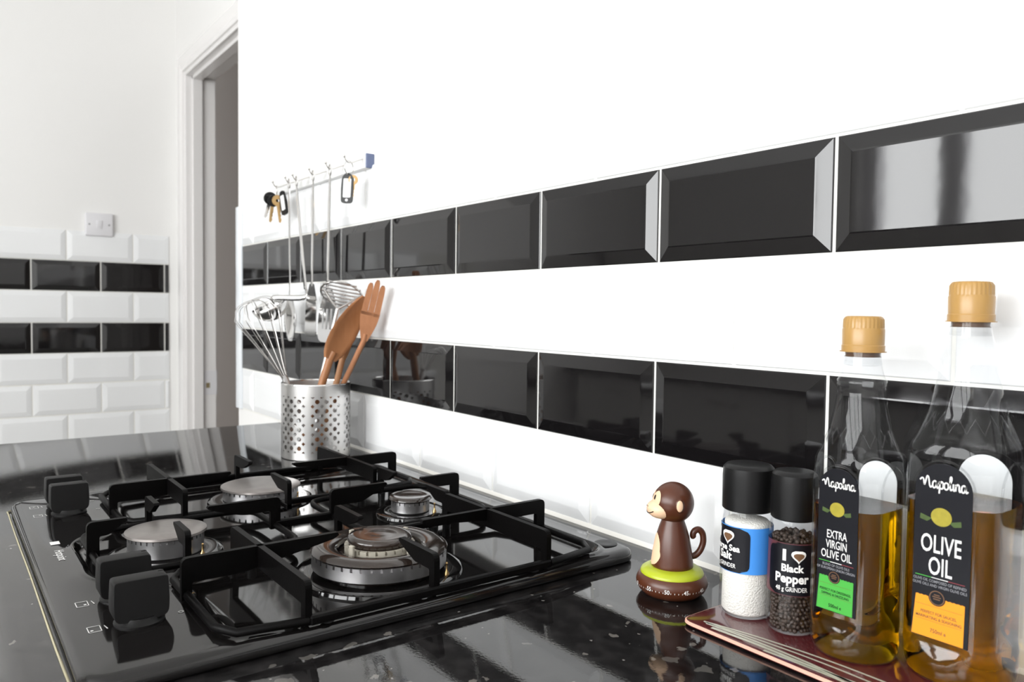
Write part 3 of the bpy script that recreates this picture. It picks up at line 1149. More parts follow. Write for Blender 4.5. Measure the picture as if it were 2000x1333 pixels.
COL.objects.link(io)
io.parent = pot
MB().lathe([(R0 - 0.0015, 0.0), (R0, 0.0015), (R0, 0.0035), (R0 - 0.002, 0.0040)], 64, PC).build('pot_base', M_steel, pot, smooth=40)
MB().lathe([(R0 + 0.0004, ZH - 0.002), (R0 + 0.0006, ZH), (R0 - 0.0004, ZH + 0.0008), (R0 - 0.0012, ZH), (R0 - 0.001, ZH - 0.002), (R0 + 0.0004, ZH - 0.002)], 64, PC, False, False).build('pot_rim', M_polish, pot, smooth=60)

# frame at the pot: e_r to the right as seen, e_t towards the camera
vw = Vector((CAM.x - PC.x, CAM.y - PC.y, 0)).normalized()
e_r = Vector((-vw.y, vw.x, 0))


def pp(r, t_, z):
    return PC + e_r * r + vw * t_ + Vector((0, 0, z))


# --- balloon whisk
A, B = pp(-0.002, 0.004, 0.012), pp(-0.106, 0.010, 0.272)
ax = (B - A).normalized()
ux = ax.cross(vw).normalized()
uy = ax.cross(ux).normalized()
wk = thing('balloon_whisk', 'steel balloon whisk leaning out of the utensil pot', 'whisk', A)
MB().tube([A, A + ax * 0.140], 0.0060, 12).build('whisk_handle', M_steel, wk, smooth=60)
Ltot = (B - A).length
for k in range(6):
    an = PI * k / 6
    dv = ux * math.cos(an) + uy * math.sin(an)
    path = []
    for i in range(-14, 15):
        tt = i / 14
        s_ = 0.135 + (Ltot - 0.135) * (1 - abs(tt) ** 2.6) - 0.002 * (k % 3)
        half = 0.0360 * math.sin(min(abs(tt) * 1.0, 1.0) * PI) ** 0.8 if abs(tt) < 0.5 else 0.0360 * (1 - ((abs(tt) - 0.5) / 0.5) ** 1.35) + 0.004
        path.append(A + ax * s_ + dv * half * (1 if tt > 0 else -1))
    MB().tube(path, 0.00065, 6).build('whisk_wire', M_wire, wk, smooth=60)


# --- wooden spoons and spatula
def wooden(name, label, mtl, A, N, W, hw, face, depth, slots=0, hr=0.0058):
    """A foot of handle, N neck, W tip of the head; hw half width; face normal of the bowl"""
    o = thing(name, label, 'wooden utensil', A)
    ax = (W - N).normalized()
    fn = (face - ax * face.dot(ax)).normalized()
    sd = ax.cross(fn).normalized()
    hb = MB()
    hb.tube([A + (N - A) * (i / 6) for i in range(7)] + [N + (W - N) * 0.12], [hr, hr, hr, hr, hr * 0.98, hr * 0.98, hr * 1.0, hr * 0.9], 12)
    hb.build('handle', mtl, o, smooth=60)
    L_ = (W - N).length
    rings = []
    ns = 15
    for i in range(ns):
        tt = i / (ns - 1)
        wdt = hw * (math.sin(PI * (0.10 + 0.88 * tt ** 0.85)) ** 0.62)
        th_ = 0.0042 * (1 - 0.35 * tt)
        dsh = depth * math.sin(PI * min(max(tt, 0.0), 1.0)) ** 1.2
        c_ = N + ax * (L_ * tt)
        ring = []
        m_ = 12
        for k in range(m_):
            u_ = -1 + 2 * k / (m_ - 1)
            ring.append(c_ + sd * wdt * u_ + fn * (th_ - dsh * (1 - u_ * u_)) * (1 if abs(u_) < 0.99 else 0.2))
        for k in range(m_ - 1, -1, -1):
            u_ = -1 + 2 * k / (m_ - 1)
            ring.append(c_ + sd * wdt * u_ * 0.99 + fn * (-th_ - dsh * 1.15 * (1 - u_ * u_)) * (1 if abs(u_) < 0.99 else 0.2))
        rings.append(ring)
    if slots == 0:
        hd = MB()
        hd.loft(rings)
        hd.build('bowl', mtl, o, smooth=50)
    else:
        # slotted head: solid heel and separate tines
        bl = 0.48
        hd = MB()
        prof_ = []
        for i in range(9):
            tt = i / 8
            prof_.append((bl * L_ * tt, hw * (0.30 + 0.62 * math.sin(PI / 2 * tt))))
        rg = []
        for s__, wdt in prof_:
            c_ = N + ax * s__
            rg.append([c_ + sd * wdt + fn * 0.003, c_ - sd * wdt + fn * 0.003, c_ - sd * wdt - fn * 0.003, c_ + sd * wdt - fn * 0.003])
        hd.loft(rg)
        hd.build('head', mtl, o, smooth=30)
        nt_ = slots + 1
        for k in range(nt_):
            u_ = -1 + (2 * k + 1) / nt_
            tw = hw * 0.92 / nt_ * 0.93
            c0 = N + ax * (L_ * (bl - 0.05)) + sd * hw * 0.92 * u_
            end = 1.0 - 0.10 * abs(u_)
            c1 = N + ax * (L_ * end) + sd * hw * 0.86 * u_
            tm = MB()
            rg = []
            for q in (0, 0.25, 0.5, 0.75, 0.93, 1.0):
                c_ = c0 + (c1 - c0) * q
                kk = 1.0 if q < 0.9 else (0.85 if q < 1 else 0.45)
                rg.append([c_ + sd * tw * kk + fn * 0.003, c_ - sd * tw * kk + fn * 0.003, c_ - sd * tw * kk - fn * 0.003, c_ + sd * tw * kk - fn * 0.003])
            tm.loft(rg)
            tm.build('tine', mtl, o, smooth=40)
    return o


wooden('wooden_spoon', 'dark oiled wooden spoon in front in the utensil pot', M_wood1,
       pp(-0.026, 0.030, 0.010), pp(0.0225, 0.040, 0.172), pp(0.0800, 0.046, 0.280), 0.0245, vw + e_r * 0.55, 0.006, hr=0.0068)
wooden('wooden_spoon', 'pale wooden spoon behind the dark spoon in the utensil pot', M_wood2,
       pp(0.004, 0.023, 0.008), pp(0.0455, 0.006, 0.172), pp(0.0830, 0.004, 0.266), 0.0135, vw * 0.4 + e_r * 0.9, 0.006, hr=0.0054)
wooden('wooden_spatula', 'slotted wooden spatula rising tallest from the utensil pot against the wall', M_wood3,
       pp(-0.003, -0.048, 0.010), pp(0.0800, 0.046, 0.205), pp(0.1000, 0.092, 0.306), 0.0175, vw * 1.0 - e_r * 0.1, 0.002, slots=2, hr=0.0048)

# --- wire masher
A = pp(-0.020, -0.010, 0.008)
B = pp(0.037, -0.018, 0.258)
mk = thing('potato_masher', 'steel wire potato masher standing head up in the utensil pot', 'masher', A)
ax = (B - A).normalized()
MB().tube([A, B], 0.0038, 10).build('handle', M_steel, mk, smooth=60)
c0 = pp(0.044, -0.020, 0.285)
gx = (e_r * 0.96 + Vector((0, 0, -0.18))).normalized()
gy = (vw * 0.85 + Vector((0, 0, 0.52))).normalized()
nz = gx.cross(gy)
for k in range(7):
    f_ = -0.034 + 0.068 * k / 6
    hl = 0.038 * math.sqrt(max(1 - (f_ / 0.046) ** 2, 0.1))
    MB().tube([c0 + gy * f_ - gx * hl, c0 + gy * f_ - gx * hl * 0.4 + nz * 0.001, c0 + gy * f_ + gx * hl * 0.4 + nz * 0.001, c0 + gy * f_ + gx * hl], 0.0016, 8).build('grid_wire', M_wire, mk, smooth=60)
for s_ in (-1, 1):
    MB().tube(catmull([B, B + ax * 0.010 + gx * 0.012 * s_, c0 + gx * 0.030 * s_, c0 + gx * 0.037 * s_ + nz * 0.000], 5), 0.0022, 8).build('yoke', M_wire, mk, smooth=60)
MB().tube(catmull([c0 + gx * 0.037 * math.cos(a) + gy * 0.037 * math.sin(a) for a in [2 * PI * k / 16 for k in range(16)]], 3, True), 0.0019, 8, True).build('rim_wire', M_wire, mk, smooth=60)

# ================================================================== HOOK RAIL AND HANGING THINGS
rail = thing('hook_rail', 'white wall rail with wire hooks above the tiles', 'rail', (-1.105, 0.0, 0.520))
MB().rbox((-1.335, -0.0125, 0.5085), (-0.8865, 0.0040, 0.5335), 0.002, 2).build('rail_body', mat('white_lacquered_rail', (0.85, 0.85, 0.84), 0.3, bump=(60, 0.02, 0.0003)), rail, smooth=40)
MB().rbox((-0.8870, -0.0130, 0.5080), (-0.8835, 0.0038, 0.5340), 0.0012, 1).build('end_cap', M_navy, rail, label='blue-grey rail end cap')
YH = -0.0400
HOOKS = {'key': -1.2520, 'spoon': -1.1800, 'ladle': -1.1400, 'turner': -1.0550, 'slotted': -0.9760, 'tag': -0.8960}
for hx in list(HOOKS.values()):
    h = MB()
    h.tube(catmull([(hx, -0.010, 0.526), (hx, -0.020, 0.522), (hx, -0.034, 0.516), (hx, -0.043, 0.5165), (hx, -0.048, 0.524)], 5), 0.0013, 8)
    h.ico((hx, -0.0482, 0.5255), 0.0026, 2)
    h.build('hook', M_wire, rail, smooth=60)


def hanger(name, label, hx, sway, w0, w1, zbot, m_=M_polish):
    """flat steel handle with an eye that hangs on a hook; returns thing and lower end"""
    o = thing(name, label, 'kitchen utensil', (hx, YH, 0.518))
    bot = Vector((hx + sway, YH, zbot))
    # eye loop over the hook
    e = MB()
    ey = [(hx + 0.0055 * math.sin(a), YH, 0.5135 + 0.0105 * math.cos(a)) for a in [2 * PI * k / 14 for k in range(14)]]
    e.tube(ey, 0.0016, 6, True)
    e.build('hanging_eye', m_, o, smooth=60)
    h = MB()
    top = Vector((hx, YH, 0.5035))
    rg = []
    for i in range(9):
        tt = i / 8
        c_ = top + (bot - top) * tt
        wv = w0 + (w1 - w0) * tt
        wv *= 1.0 if i else 0.6
        th_ = 0.0012
        rg.append([c_ + Vector((wv, 0, 0)), c_ + Vector((wv * 0.5, -th_, 0)), c_ + Vector((-wv * 0.5, -th_, 0)), c_ + Vector((-wv, 0, 0)),
                   c_ + Vector((-wv * 0.5, th_, 0)), c_ + Vector((wv * 0.5, th_, 0))])
    h.loft(rg)
    h.build('handle', m_, o, smooth=50)
    return o, bot


# serving spoon
o, b = hanger('serving_spoon', 'thin handled steel serving spoon hanging behind the ladle', HOOKS['spoon'], 0.005, 0.0042, 0.0035, 0.275)
s = MB()
rg = []
for i in range(13):
    tt = i / 12
    wv = 0.030 * math.sin(PI * (0.06 + 0.90 * tt)) ** 0.6
    z = b.z + 0.004 - 0.088 * tt
    dp = 0.010 * math.sin(PI * tt)
    rg.append([Vector((b.x + wv * u, YH + 0.012 * (1 - u * u) * math.sin(PI * tt) + 0.0005 - dp * 0.2, z)) for u in [-1 + k / 5 for k in range(11)]])
s.loft(rg, False, False, closed=False)
sm = s.build('bowl', M_polish, o, smooth=60)
sm.modifiers.new('thickness', 'SOLIDIFY').thickness = 0.0010
# ladle
o, b = hanger('soup_ladle', 'steel soup ladle with a round tilted bowl hanging from the rail', HOOKS['ladle'], 0.047, 0.0060, 0.0085, 0.296)
lc = Vector((-1.170, -0.085, 0.266))
tilt = Vector((0, 0, 1)).rotation_difference(Vector((0.06, -0.47, 0.88)).normalized()).to_matrix().to_4x4()
s = MB()
prof = [(0.037 * math.cos(a), -0.034 * math.sin(a)) for a in [PI / 2 * k / 9 for k in range(9)]] + [(0.002, -0.034)]
s.lathe(prof, 36, (0, 0, 0), False, True, Matrix.Translation(lc) @ tilt)
sm = s.build('bowl', M_polish, o, smooth=60)
sm.modifiers.new('thickness', 'SOLIDIFY').thickness = 0.0012
s = MB()
s.tube(catmull([b + Vector((0, 0, 0.006)), b + Vector((0.001, -0.003, -0.016)), lc + Vector((0.038, -0.006, 0.012)), lc + Vector((0.033, -0.002, -0.002))], 5), [0.006] * 16, 8, flat=((0, 1, 0), 0.25))
s.build('neck', M_polish, o, smooth=60)
# solid turner
o, b = hanger('steel_turner', 'solid steel turner with a broad bright blade hanging between ladle and slotted turner', HOOKS['turner'], -0.006, 0.0050, 0.0062, 0.302)
s = MB()
pr = round_poly([(-0.010, 0.004), (0.010, 0.004), (0.026, -0.028), (0.028, -0.098), (-0.028, -0.098), (-0.026, -0.028)], [0.002, 0.002, 0.012, 0.010, 0.010, 0.012], 4)
s.prism(pr, lambda u, v, t_: (b.x + u, YH + t_ - 0.10 * (-v) * 0.3, b.z + v), -0.0007, 0.0007)
s.build('blade', M_polish, o)
# slotted turner
o, b = hanger('slotted_turner', 'slotted steel turner with a rounded blade hanging beside the key tag', HOOKS['slotted'], -0.012, 0.0055, 0.0065, 0.290)
s = MB()
blade = round_poly([(-0.012, 0.004), (0.012, 0.004), (0.040, -0.030), (0.040, -0.095), (-0.040, -0.095), (-0.040, -0.030)], [0.002, 0.002, 0.020, 0.026, 0.026, 0.020], 6)
slots_ = [(-0.018, 0.0042), (0.0, 0.0042), (0.018, 0.0042)]
# blade built as strips so that the slots are real openings
zt_, zb_ = -0.032, -0.070


def halfw(v):
    pts = []
    n_ = len(blade)
    for i in range(n_):
        (u0, v0), (u1, v1) = blade[i], blade[(i + 1) % n_]
        if (v0 - v) * (v1 - v) <= 0 and abs(v1 - v0) > 1e-9:
            pts.append(u0 + (u1 - u0) * (v - v0) / (v1 - v0))
    return max(pts) if pts else 0.001


def sheet(m_, u0, u1, v0, v1, fn0=None, fn1=None, n_=6):
    for i in range(n_):
        a, b_ = v0 + (v1 - v0) * i / n_, v0 + (v1 - v0) * (i + 1) / n_
        l0, r0 = (fn0(a) if fn0 else u0), (fn1(a) if fn1 else u1)
        l1, r1 = (fn0(b_) if fn0 else u0), (fn1(b_) if fn1 else u1)
        q = [(l0, a), (r0, a), (r1, b_), (l1, b_)]
        m_.prism(q, lambda u, v, t_: (b.x + u, YH + 0.004 + t_ + 0.30 * v * 0.25, b.z + v), -0.0007, 0.0007)


sheet(s, 0, 0, 0.0035, zt_, lambda v: -halfw(v), halfw, 8)
sheet(s, 0, 0, zb_, -0.0945, lambda v: -halfw(v), halfw, 8)
edges = [lambda v: -halfw(v)] + [None] * 6 + [halfw]
cuts = [(-1, -0.0222), (-0.0138, -0.0042), (0.0042, 0.0138), (0.0222, 1)]
for u0, u1 in cuts:
    sheet(s, u0, u1, zt_, zb_, (lambda v: -halfw(v)) if u0 == -1 else None, halfw if u1 == 1 else None, 5)
s.build('blade', M_polish, o)


# keys
def ring_pts(c, r, nrm):
    nrm = Vector(nrm).normalized()
    a = nrm.orthogonal().normalized()
    b_ = nrm.cross(a)
    return [Vector(c) + a * r * math.cos(2 * PI * k / 18) + b_ * r * math.sin(2 * PI * k / 18) for k in range(18)]


hx = HOOKS['key']
kb = thing('key_bunch', 'bunch of keys with a round black key head and brass blades on the end hook', 'keys', (hx, YH, 0.515))
MB().tube(ring_pts((hx, YH, 0.5075), 0.011, (0.3, 1, 0)), 0.0008, 6, True).build('key_ring', M_wire, kb, smooth=60)


def key(parent, x, y, z, ang, yaw, headm, blade_m, hr, bl):
    xf = Matrix.Translation((x, y, z)) @ Matrix.Rotation(yaw, 4, 'Z') @ Matrix.Rotation(ang, 4, 'Y')
    m_ = MB()
    m_.lathe([(0.0035, -0.0014), (hr, -0.0014), (hr + 0.0006, 0), (hr, 0.0014), (0.0035, 0.0014), (0.0035, -0.0014)], 24, (0, 0, 0), False, False,
             xf @ Matrix.Translation((0, 0, -hr)) @ Matrix.Rotation(PI / 2, 4, 'X'))
    k_ = m_.build('key', headm, parent, smooth=40)
    m_ = MB()
    teeth = [(-0.0035, -hr * 1.9), (0.0035, -hr * 1.9), (0.0035, -hr * 2 - bl * 0.35), (0.0018, -hr * 2 - bl * 0.45), (0.0032, -hr * 2 - bl * 0.55), (0.0015, -hr * 2 - bl * 0.68), (0.003, -hr * 2 - bl * 0.80), (0.0, -hr * 2 - bl), (-0.0035, -hr * 2 - bl * 0.94)]
    m_.prism(teeth, lambda u, v, t_: xf @ Vector((u, t_, v)), -0.0009, 0.0009)
    m_.build('key_blade', blade_m, k_)


key(kb, hx - 0.012, YH - 0.006, 0.5045, math.radians(14), math.radians(82), M_black, M_steel, 0.0135, 0.030)
key(kb, hx + 0.002, YH - 0.008, 0.4965, math.radians(6), math.radians(95), M_black, M_brass, 0.0120, 0.034)
key(kb, hx + 0.006, YH - 0.002, 0.4970, math.radians(-8), math.radians(75), M_brass, M_brass, 0.0115, 0.036)
m = MB()
tgx = Matrix.Translation((hx + 0.024, YH + 0.006, 0.4800)) @ Matrix.Rotation(math.radians(12), 4, 'Z') @ Matrix.Rotation(math.radians(-14), 4, 'Y')
tg = round_poly([(-0.010, -0.026), (0.010, -0.026), (0.012, 0.0), (0.007, 0.026), (-0.007, 0.026), (-0.012, 0.0)], 0.006, 4)
m.prism(tg, lambda u, v, t_: tgx @ Vector((u, t_, v)), -0.0018, 0.0018)
tgo = m.build('key_tag', M_black, kb)
MB().prism(round_poly([(-0.0065, -0.016), (0.0065, -0.016), (0.0065, 0.016), (-0.0065, 0.016)], 0.002, 3), lambda u, v, t_: tgx @ Vector((u, t_, v)), -0.0021, 0.0021).build('paper_insert', M_paper, tgo)

hx = HOOKS['tag']
kt = thing('key_tag_ring', 'black key tag with a white paper insert on the hook by the rail end', 'key tag', (hx, YH, 0.515))
MB().tube(ring_pts((hx + 0.001, YH, 0.5060), 0.0125, (1.0, 0.55, 0)), 0.0008, 6, True).build('key_ring', M_wire, kt, smooth=60)
tgx = Matrix.Translation((hx - 0.001, YH - 0.002, 0.4700)) @ Matrix.Rotation(math.radians(42), 4, 'Z') @ Matrix.Rotation(math.radians(3), 4, 'Y')
outl = round_poly([(-0.0105, -0.026), (0.0105, -0.026), (0.0115, 0.0), (0.0105, 0.020), (0.004, 0.027), (-0.004, 0.027), (-0.0105, 0.020), (-0.0115, 0.0)], 0.006, 4)
tgo = MB().prism(outl, lambda u, v, t_: tgx @ Vector((u, t_, v)), -0.0016, 0.0016).build('tag_holder', M_black, kt)
MB().prism(round_poly([(-0.0072, -0.016), (0.0072, -0.016), (0.0072, 0.017), (-0.0072, 0.017)], 0.002, 3), lambda u, v, t_: tgx @ Vector((u, t_, v)), -0.0020, 0.0020).build('paper_insert', M_paper, tgo)
MB().prism([(0.0025 * math.cos(2 * PI * k / 12), -0.0205 + 0.0025 * math.sin(2 * PI * k / 12)) for k in range(12)], lambda u, v, t_: tgx @ Vector((u, t_, v)), -0.0019, 0.0019).build('rivet', M_white, tgo)
key(kt, hx + 0.006, YH + 0.006, 0.4930, math.radians(3), math.radians(60), M_brass, M_brass, 0.0080, 0.024)

# ================================================================== LIGHT SWITCH
sw = thing('light_switch', 'white square light switch at the top edge of the far wall tiles', 'light switch', (FX, -0.1725, 0.497))
ys0, ys1, zs0, zs1 = -0.2150, -0.1300, 0.4940, 0.5720
XS = FX - 0.0036
MB().rbox((XS, ys0, zs0), (FX + 0.0120, ys1, zs1), 0.004, 3).build('switch_plate', M_white, sw, smooth=40)
yc_, zc_ = (ys0 + ys1) / 2, (zs0 + zs1) / 2
xf = Matrix.Translation((FX + 0.0115, yc_, zc_)) @ Matrix.Rotation(math.radians(7), 4, 'Y')
MB().rbox((-0.002, -0.0085, -0.0135), (0.0032, 0.0085, 0.0135), 0.0012, 2, xf).build('rocker', M_white, sw, smooth=40)
for dy in (-0.030, 0.030):
    m = MB()
    m.lathe([(0.0030, 0.0), (0.0030, 0.0008), (0.0012, 0.0010)], 14, (0, 0, 0), xf=Matrix.Translation((FX + 0.0117, yc_ + dy, zc_)) @ Matrix.Rotation(PI / 2, 4, 'Y'))
    m.build('screw', mat('dull_screw', (0.30, 0.30, 0.31), 0.4, 0.6, bump=(300, 0.1, 0.0002)), sw)

# ================================================================== GLASS BOARD UNDER THE BOTTLES
TZ = 0.0052
bd = thing('glass_board', 'maroon glass board with pale stripes under the bottles and grinders', 'board', (0.16, -0.074, 0.0))
bo = round_poly([(-0.0475, -0.1335), (0.365, -0.1320), (0.365, -0.0120), (-0.0475, -0.0120)], 0.012, 6)
m = MB()
m.loft([zr(bo, 0.0012), zr(inset(bo, -0.0006), 0.0022), zr(inset(bo, -0.0004), 0.0042), zr(inset(bo, 0.0010), TZ - 0.00005)], True, True)
m.build('board_plate', M_mat, bd, smooth=40)
m = MB()
m.loft([zr(inset(bo, -0.0002), 0.0020), zr(inset(bo, -0.0012), 0.0026), zr(inset(bo, -0.0010), 0.0042), zr(inset(bo, 0.0002), 0.0047)], False, False)
m.build('board_edge', M_pinkedge, bd, smooth=40, label='pale pink polished edge')
for fx, fy in ((-0.03, -0.12), (-0.03, -0.025), (0.35, -0.12), (0.35, -0.025)):
    MB().lathe([(0.005, 0.0), (0.005, 0.0016)], 12, (fx, fy, 0)).build('rubber_foot', M_black, bd)
for pts, wd in (([(-0.032, -0.1235), (0.02, -0.1120), (0.09, -0.1050), (0.20, -0.1060)], 0.0022),
                ([(-0.030, -0.1240), (0.02, -0.1170), (0.08, -0.1130), (0.20, -0.1150)], 0.0020),
                ([(-0.028, -0.1250), (0.01, -0.1220), (0.06, -0.1215), (0.13, -0.1265), (0.20, -0.1290)], 0.0026),
                ([(-0.020, -0.1285), (0.02, -0.1255), (0.07, -0.1250), (0.12, -0.1205), (0.22, -0.1100)], 0.0034),
                ([(0.03, -0.1300), (0.07, -0.1275), (0.12, -0.1270), (0.20, -0.1220)], 0.0030)):
    vs, fs = ribbon2d(pts, wd, 8)
    MB().add([(a, b, TZ + 0.00003) for a, b in vs], fs).build('stripe', M_stripe, bd)


# ================================================================== CURVED LABEL HELPERS
def on_cyl(c, r, ang, z, vs):
    """flat (u, v) -> cylinder round c at azimuth ang (u to the right as seen from outside)"""
    return [(c[0] + r * math.cos(ang + u / r), c[1] + r * math.sin(ang + u / r), z + v) for u, v in vs]


def grid_patch(fn, poly, n=14):
    """fill a 2d convex-ish outline with rows of quads so that it can bend"""
    v0, v1 = min(p[1] for p in poly), max(p[1] for p in poly)
    vs, fs = [], []
    for i in range(n + 1):
        v = v0 + (v1 - v0) * (i / n)
        vv = min(max(v, v0 + 1e-6), v1 - 1e-6)
        xs = []
        for k in range(len(poly)):
            (a, b), (c, d_) = poly[k], poly[(k + 1) % len(poly)]
            if (b - vv) * (d_ - vv) <= 0 and abs(d_ - b) > 1e-12:
                xs.append(a + (c - a) * (vv - b) / (d_ - b))
        l, r = min(xs), max(xs)
        for j in range(n + 1):
            vs.append((l + (r - l) * j / n, v))
    for i in range(n):
        for j in range(n):
            a = i * (n + 1) + j
            fs.append((a, a + 1, a + n + 2, a + n + 1))
    return fn(vs), fs


HEART = []
for k in range(28):
    t_ = 2 * PI * k / 28
    HEART.append((16 * math.sin(t_) ** 3 / 17.0, (13 * math.cos(t_) - 5 * math.cos(2 * t_) - 2 * math.cos(3 * t_) - math.cos(4 * t_)) / 17.0))


# ================================================================== GRINDERS
def grinder(name, label, c, r, H, zcap, lid_r, band, band_m, badge_ang, lines, fill, jar_taper=0.0):
    o = thing(name, label, 'grinder', (c[0], c[1], TZ))
    C_ = (c[0], c[1], TZ)
    # clear jar, waisted under the lid
    jp = [(r - 0.003, 0.0), (r, 0.003), (r, 0.010), (r - jar_taper * 0.3, band[0]), (r - jar_taper, band[1]), (r - jar_taper - 0.0003, zcap - 0.006), (r - jar_taper - 0.002, zcap + 0.002)]
    j = MB().lathe(jp, 56, C_, True, False).build('jar', M_jar, o, smooth=60)
    # lid
    lp = [(lid_r - 0.0012, zcap), (lid_r - 0.0002, zcap + 0.0010), (lid_r, H - 0.010), (lid_r - 0.0006, H - 0.0030), (lid_r - 0.0030, H - 0.0006), (lid_r - 0.006, H), (0.004, H)]
    MB().lathe(lp, 56, C_).build('lid', M_black, o, smooth=40)
    # label band
    rb = r - jar_taper * 0.6 + 0.00025
    bp = MB().lathe([(r - jar_taper * 0.3 + 0.0003, band[0]), (r - jar_taper + 0.0003, band[1])], 72, C_, False, False)
    bo_ = bp.build('label_band', band_m, o, smooth=60)
    zm = TZ + (band[0] + band[1]) / 2
    bw, bh = r * 1.08, (band[1] - band[0]) / 2 * 0.97
    outline = round_poly([(-bw, -bh * 0.82), (-bw * 0.80, -bh), (bw * 0.80, -bh), (bw, -bh * 0.82), (bw * 1.02, bh * 0.80), (bw * 0.78, bh), (-bw * 0.78, bh), (-bw * 1.02, bh * 0.80)], 0.006, 4)
    tap = lambda vs, e: [(C_[0] + (r - jar_taper * (0.3 + 0.7 * ((v + bh) / (2 * bh))) + e) * math.cos(badge_ang + u / r), C_[1] + (r - jar_taper * (0.3 + 0.7 * ((v + bh) / (2 * bh))) + e) * math.sin(badge_ang + u / r), zm + v) for u, v in vs]
    vs, fs = grid_patch(lambda q: tap(q, 0.0006), outline, 16)
    MB().add(vs, fs).build('badge', M_lblack, bo_, smooth=60)
    for body, size, u0, v0, bold, sq in lines:
        vs, fs = text_faces(body, size, bold, 0, sq)
        MB().add(tap([(a + u0, b + v0) for a, b in vs], 0.0010), fs).build('lettering', M_lwhite, bo_)
    hs = r * 0.31
    hu, hv = r * 0.20, bh * 0.56
    vs, fs = grid_patch(lambda q: tap(q, 0.0010), [(a * hs + hu, b * hs + hv) for a, b in HEART], 10)
    MB().add(vs, fs).build('heart', M_lwhite, bo_)
    vs, fs = grid_patch(lambda q: tap(q, 0.0013), [(a * hs * 0.72 + hu + hs * 0.03, b * hs * 0.62 + hv - hs * 0.06) for a, b in HEART], 8)
    MB().add(vs, fs).build('heart_picture', M_bronze, bo_)
    ri, zl = r - 0.0022, fill[1]
    if fill[0] == 'salt':
        MB().lathe([(ri - 0.002, 0.0015), (ri, 0.004), (ri - jar_taper * 0.3, band[0]), (ri - jar_taper, zl - 0.002), (ri - jar_taper - 0.002, zl), (0.008, zl + 0.002)], 48, C_).build('salt_fill', M_salt, o, smooth=60)['kind'] = 'stuff'
    else:
        core = MB().lathe([(ri - 0.005, 0.002), (ri - 0.004, 0.004), (ri - 0.004, zl - 0.004), (0.004, zl - 0.003)], 32, C_)
        rnd = random.Random(3)
        for zi in range(int(zl / 0.0034)):
            for k in range(26):
                a = 2 * PI * (k + 0.5 * (zi % 2)) / 26 + rnd.uniform(-0.08, 0.08)
                rr = ri - 0.0021 - rnd.uniform(0, 0.0008) - jar_taper * 0.3
                core.ico((C_[0] + rr * math.cos(a), C_[1] + rr * math.sin(a), TZ + 0.0030 + zi * 0.0034 + rnd.uniform(-0.0006, 0.0006)), rnd.uniform(0.0018, 0.0023), 1)
        for k in range(70):
            a, q = rnd.uniform(0, 2 * PI), math.sqrt(rnd.random()) * (ri - 0.004)
            core.ico((C_[0] + q * math.cos(a), C_[1] + q * math.sin(a), TZ + zl - 0.002 + rnd.uniform(-0.001, 0.0035)), rnd.uniform(0.0018, 0.0024), 1)
        core.build('peppercorn_fill', M_corn, o, smooth=60)['kind'] = 'stuff'
    return o


def az(c):
    return math.atan2(CAM.y - c[1], CAM.x - c[0])


SC = (-0.0255, -0.0770)
grinder('salt_grinder', 'clear salt grinder with a bright blue label and black lid', SC, 0.0222, 0.1270, 0.0885, 0.0214,
        (0.0385, 0.0765), M_blue, az(SC) - math.radians(56),
        [('I', 0.0110, -0.0075, 0.0080, 0.0004, 1.15), ('Coarse Sea', 0.0072, -0.0005, -0.0012, 0.00022, 1.0), ('Salt', 0.0092, 0.002, -0.0085, 0.0003, 1.05), ('g GRINDER', 0.0050, 0.003, -0.0150, 0.00005, 0.80)],
        ('salt', 0.0800), jar_taper=0.0014)
PCc = (0.0172, -0.0755)
grinder('pepper_grinder', 'clear black pepper grinder with a maroon label and black lid', PCc, 0.0195, 0.1285, 0.0900, 0.0180,
        (0.0320, 0.0735), M_maroon, az(PCc) + math.radians(2),
        [('I', 0.0120, -0.0070, 0.0075, 0.00045, 1.3), ('Black', 0.0080, -0.0010, -0.0012, 0.00028, 0.98), ('Pepper', 0.0100, -0.0012, -0.0100, 0.00034, 0.90), ('48 g GRINDER', 0.0050, -0.0012, -0.0168, 0.00006, 0.78)],
        ('pepper', 0.0770), jar_taper=0.0010)

# ================================================================== OLIVE OIL BOTTLES
NAP = [[(-0.95, 0.80), (-0.72, 1.08), (-0.52, 0.98), (-0.42, 0.45), (-0.34, 0.30), (-0.10, 1.30), (0.04, 1.42), (0.16, 1.10), (0.28, 0.30), (0.42, 0.04), (0.58, 0.22)],
       [(1.14, 0.74), (0.95, 0.95), (0.71, 0.75), (0.66, 0.30), (0.80, 0.02), (1.00, 0.12), (1.14, 0.50), (1.17, 0.88), (1.18, 0.30), (1.28, 0.03), (1.45, 0.25)],
       [(1.46, 0.55), (1.55, 0.92), (1.54, 0.20), (1.50, -0.62)],
       [(1.55, 0.62), (1.76, 0.95), (1.97, 0.72), (1.96, 0.22), (1.76, 0.02), (1.58, 0.14)],
       [(2.36, 0.94), (2.12, 0.72), (2.12, 0.25), (2.35, 0.02), (2.58, 0.25), (2.58, 0.72), (2.36, 0.94)],
       [(2.66, 0.50), (2.96, 1.25), (2.96, 1.72), (2.82, 1.62), (2.82, 0.45), (2.92, 0.04), (3.10, 0.25)],
       [(3.20, 0.90), (3.21, 0.28), (3.30, 0.03), (3.44, 0.28)],
       [(3.50, 0.90), (3.51, 0.04)],
       [(3.52, 0.60), (3.72, 0.94), (3.90, 0.76), (3.92, 0.26), (4.02, 0.03), (4.16, 0.25)],
       [(4.68, 0.74), (4.49, 0.95), (4.25, 0.75), (4.20, 0.30), (4.34, 0.02), (4.54, 0.12), (4.68, 0.50), (4.71, 0.88), (4.72, 0.30), (4.82, 0.03), (4.98, 0.25)]]


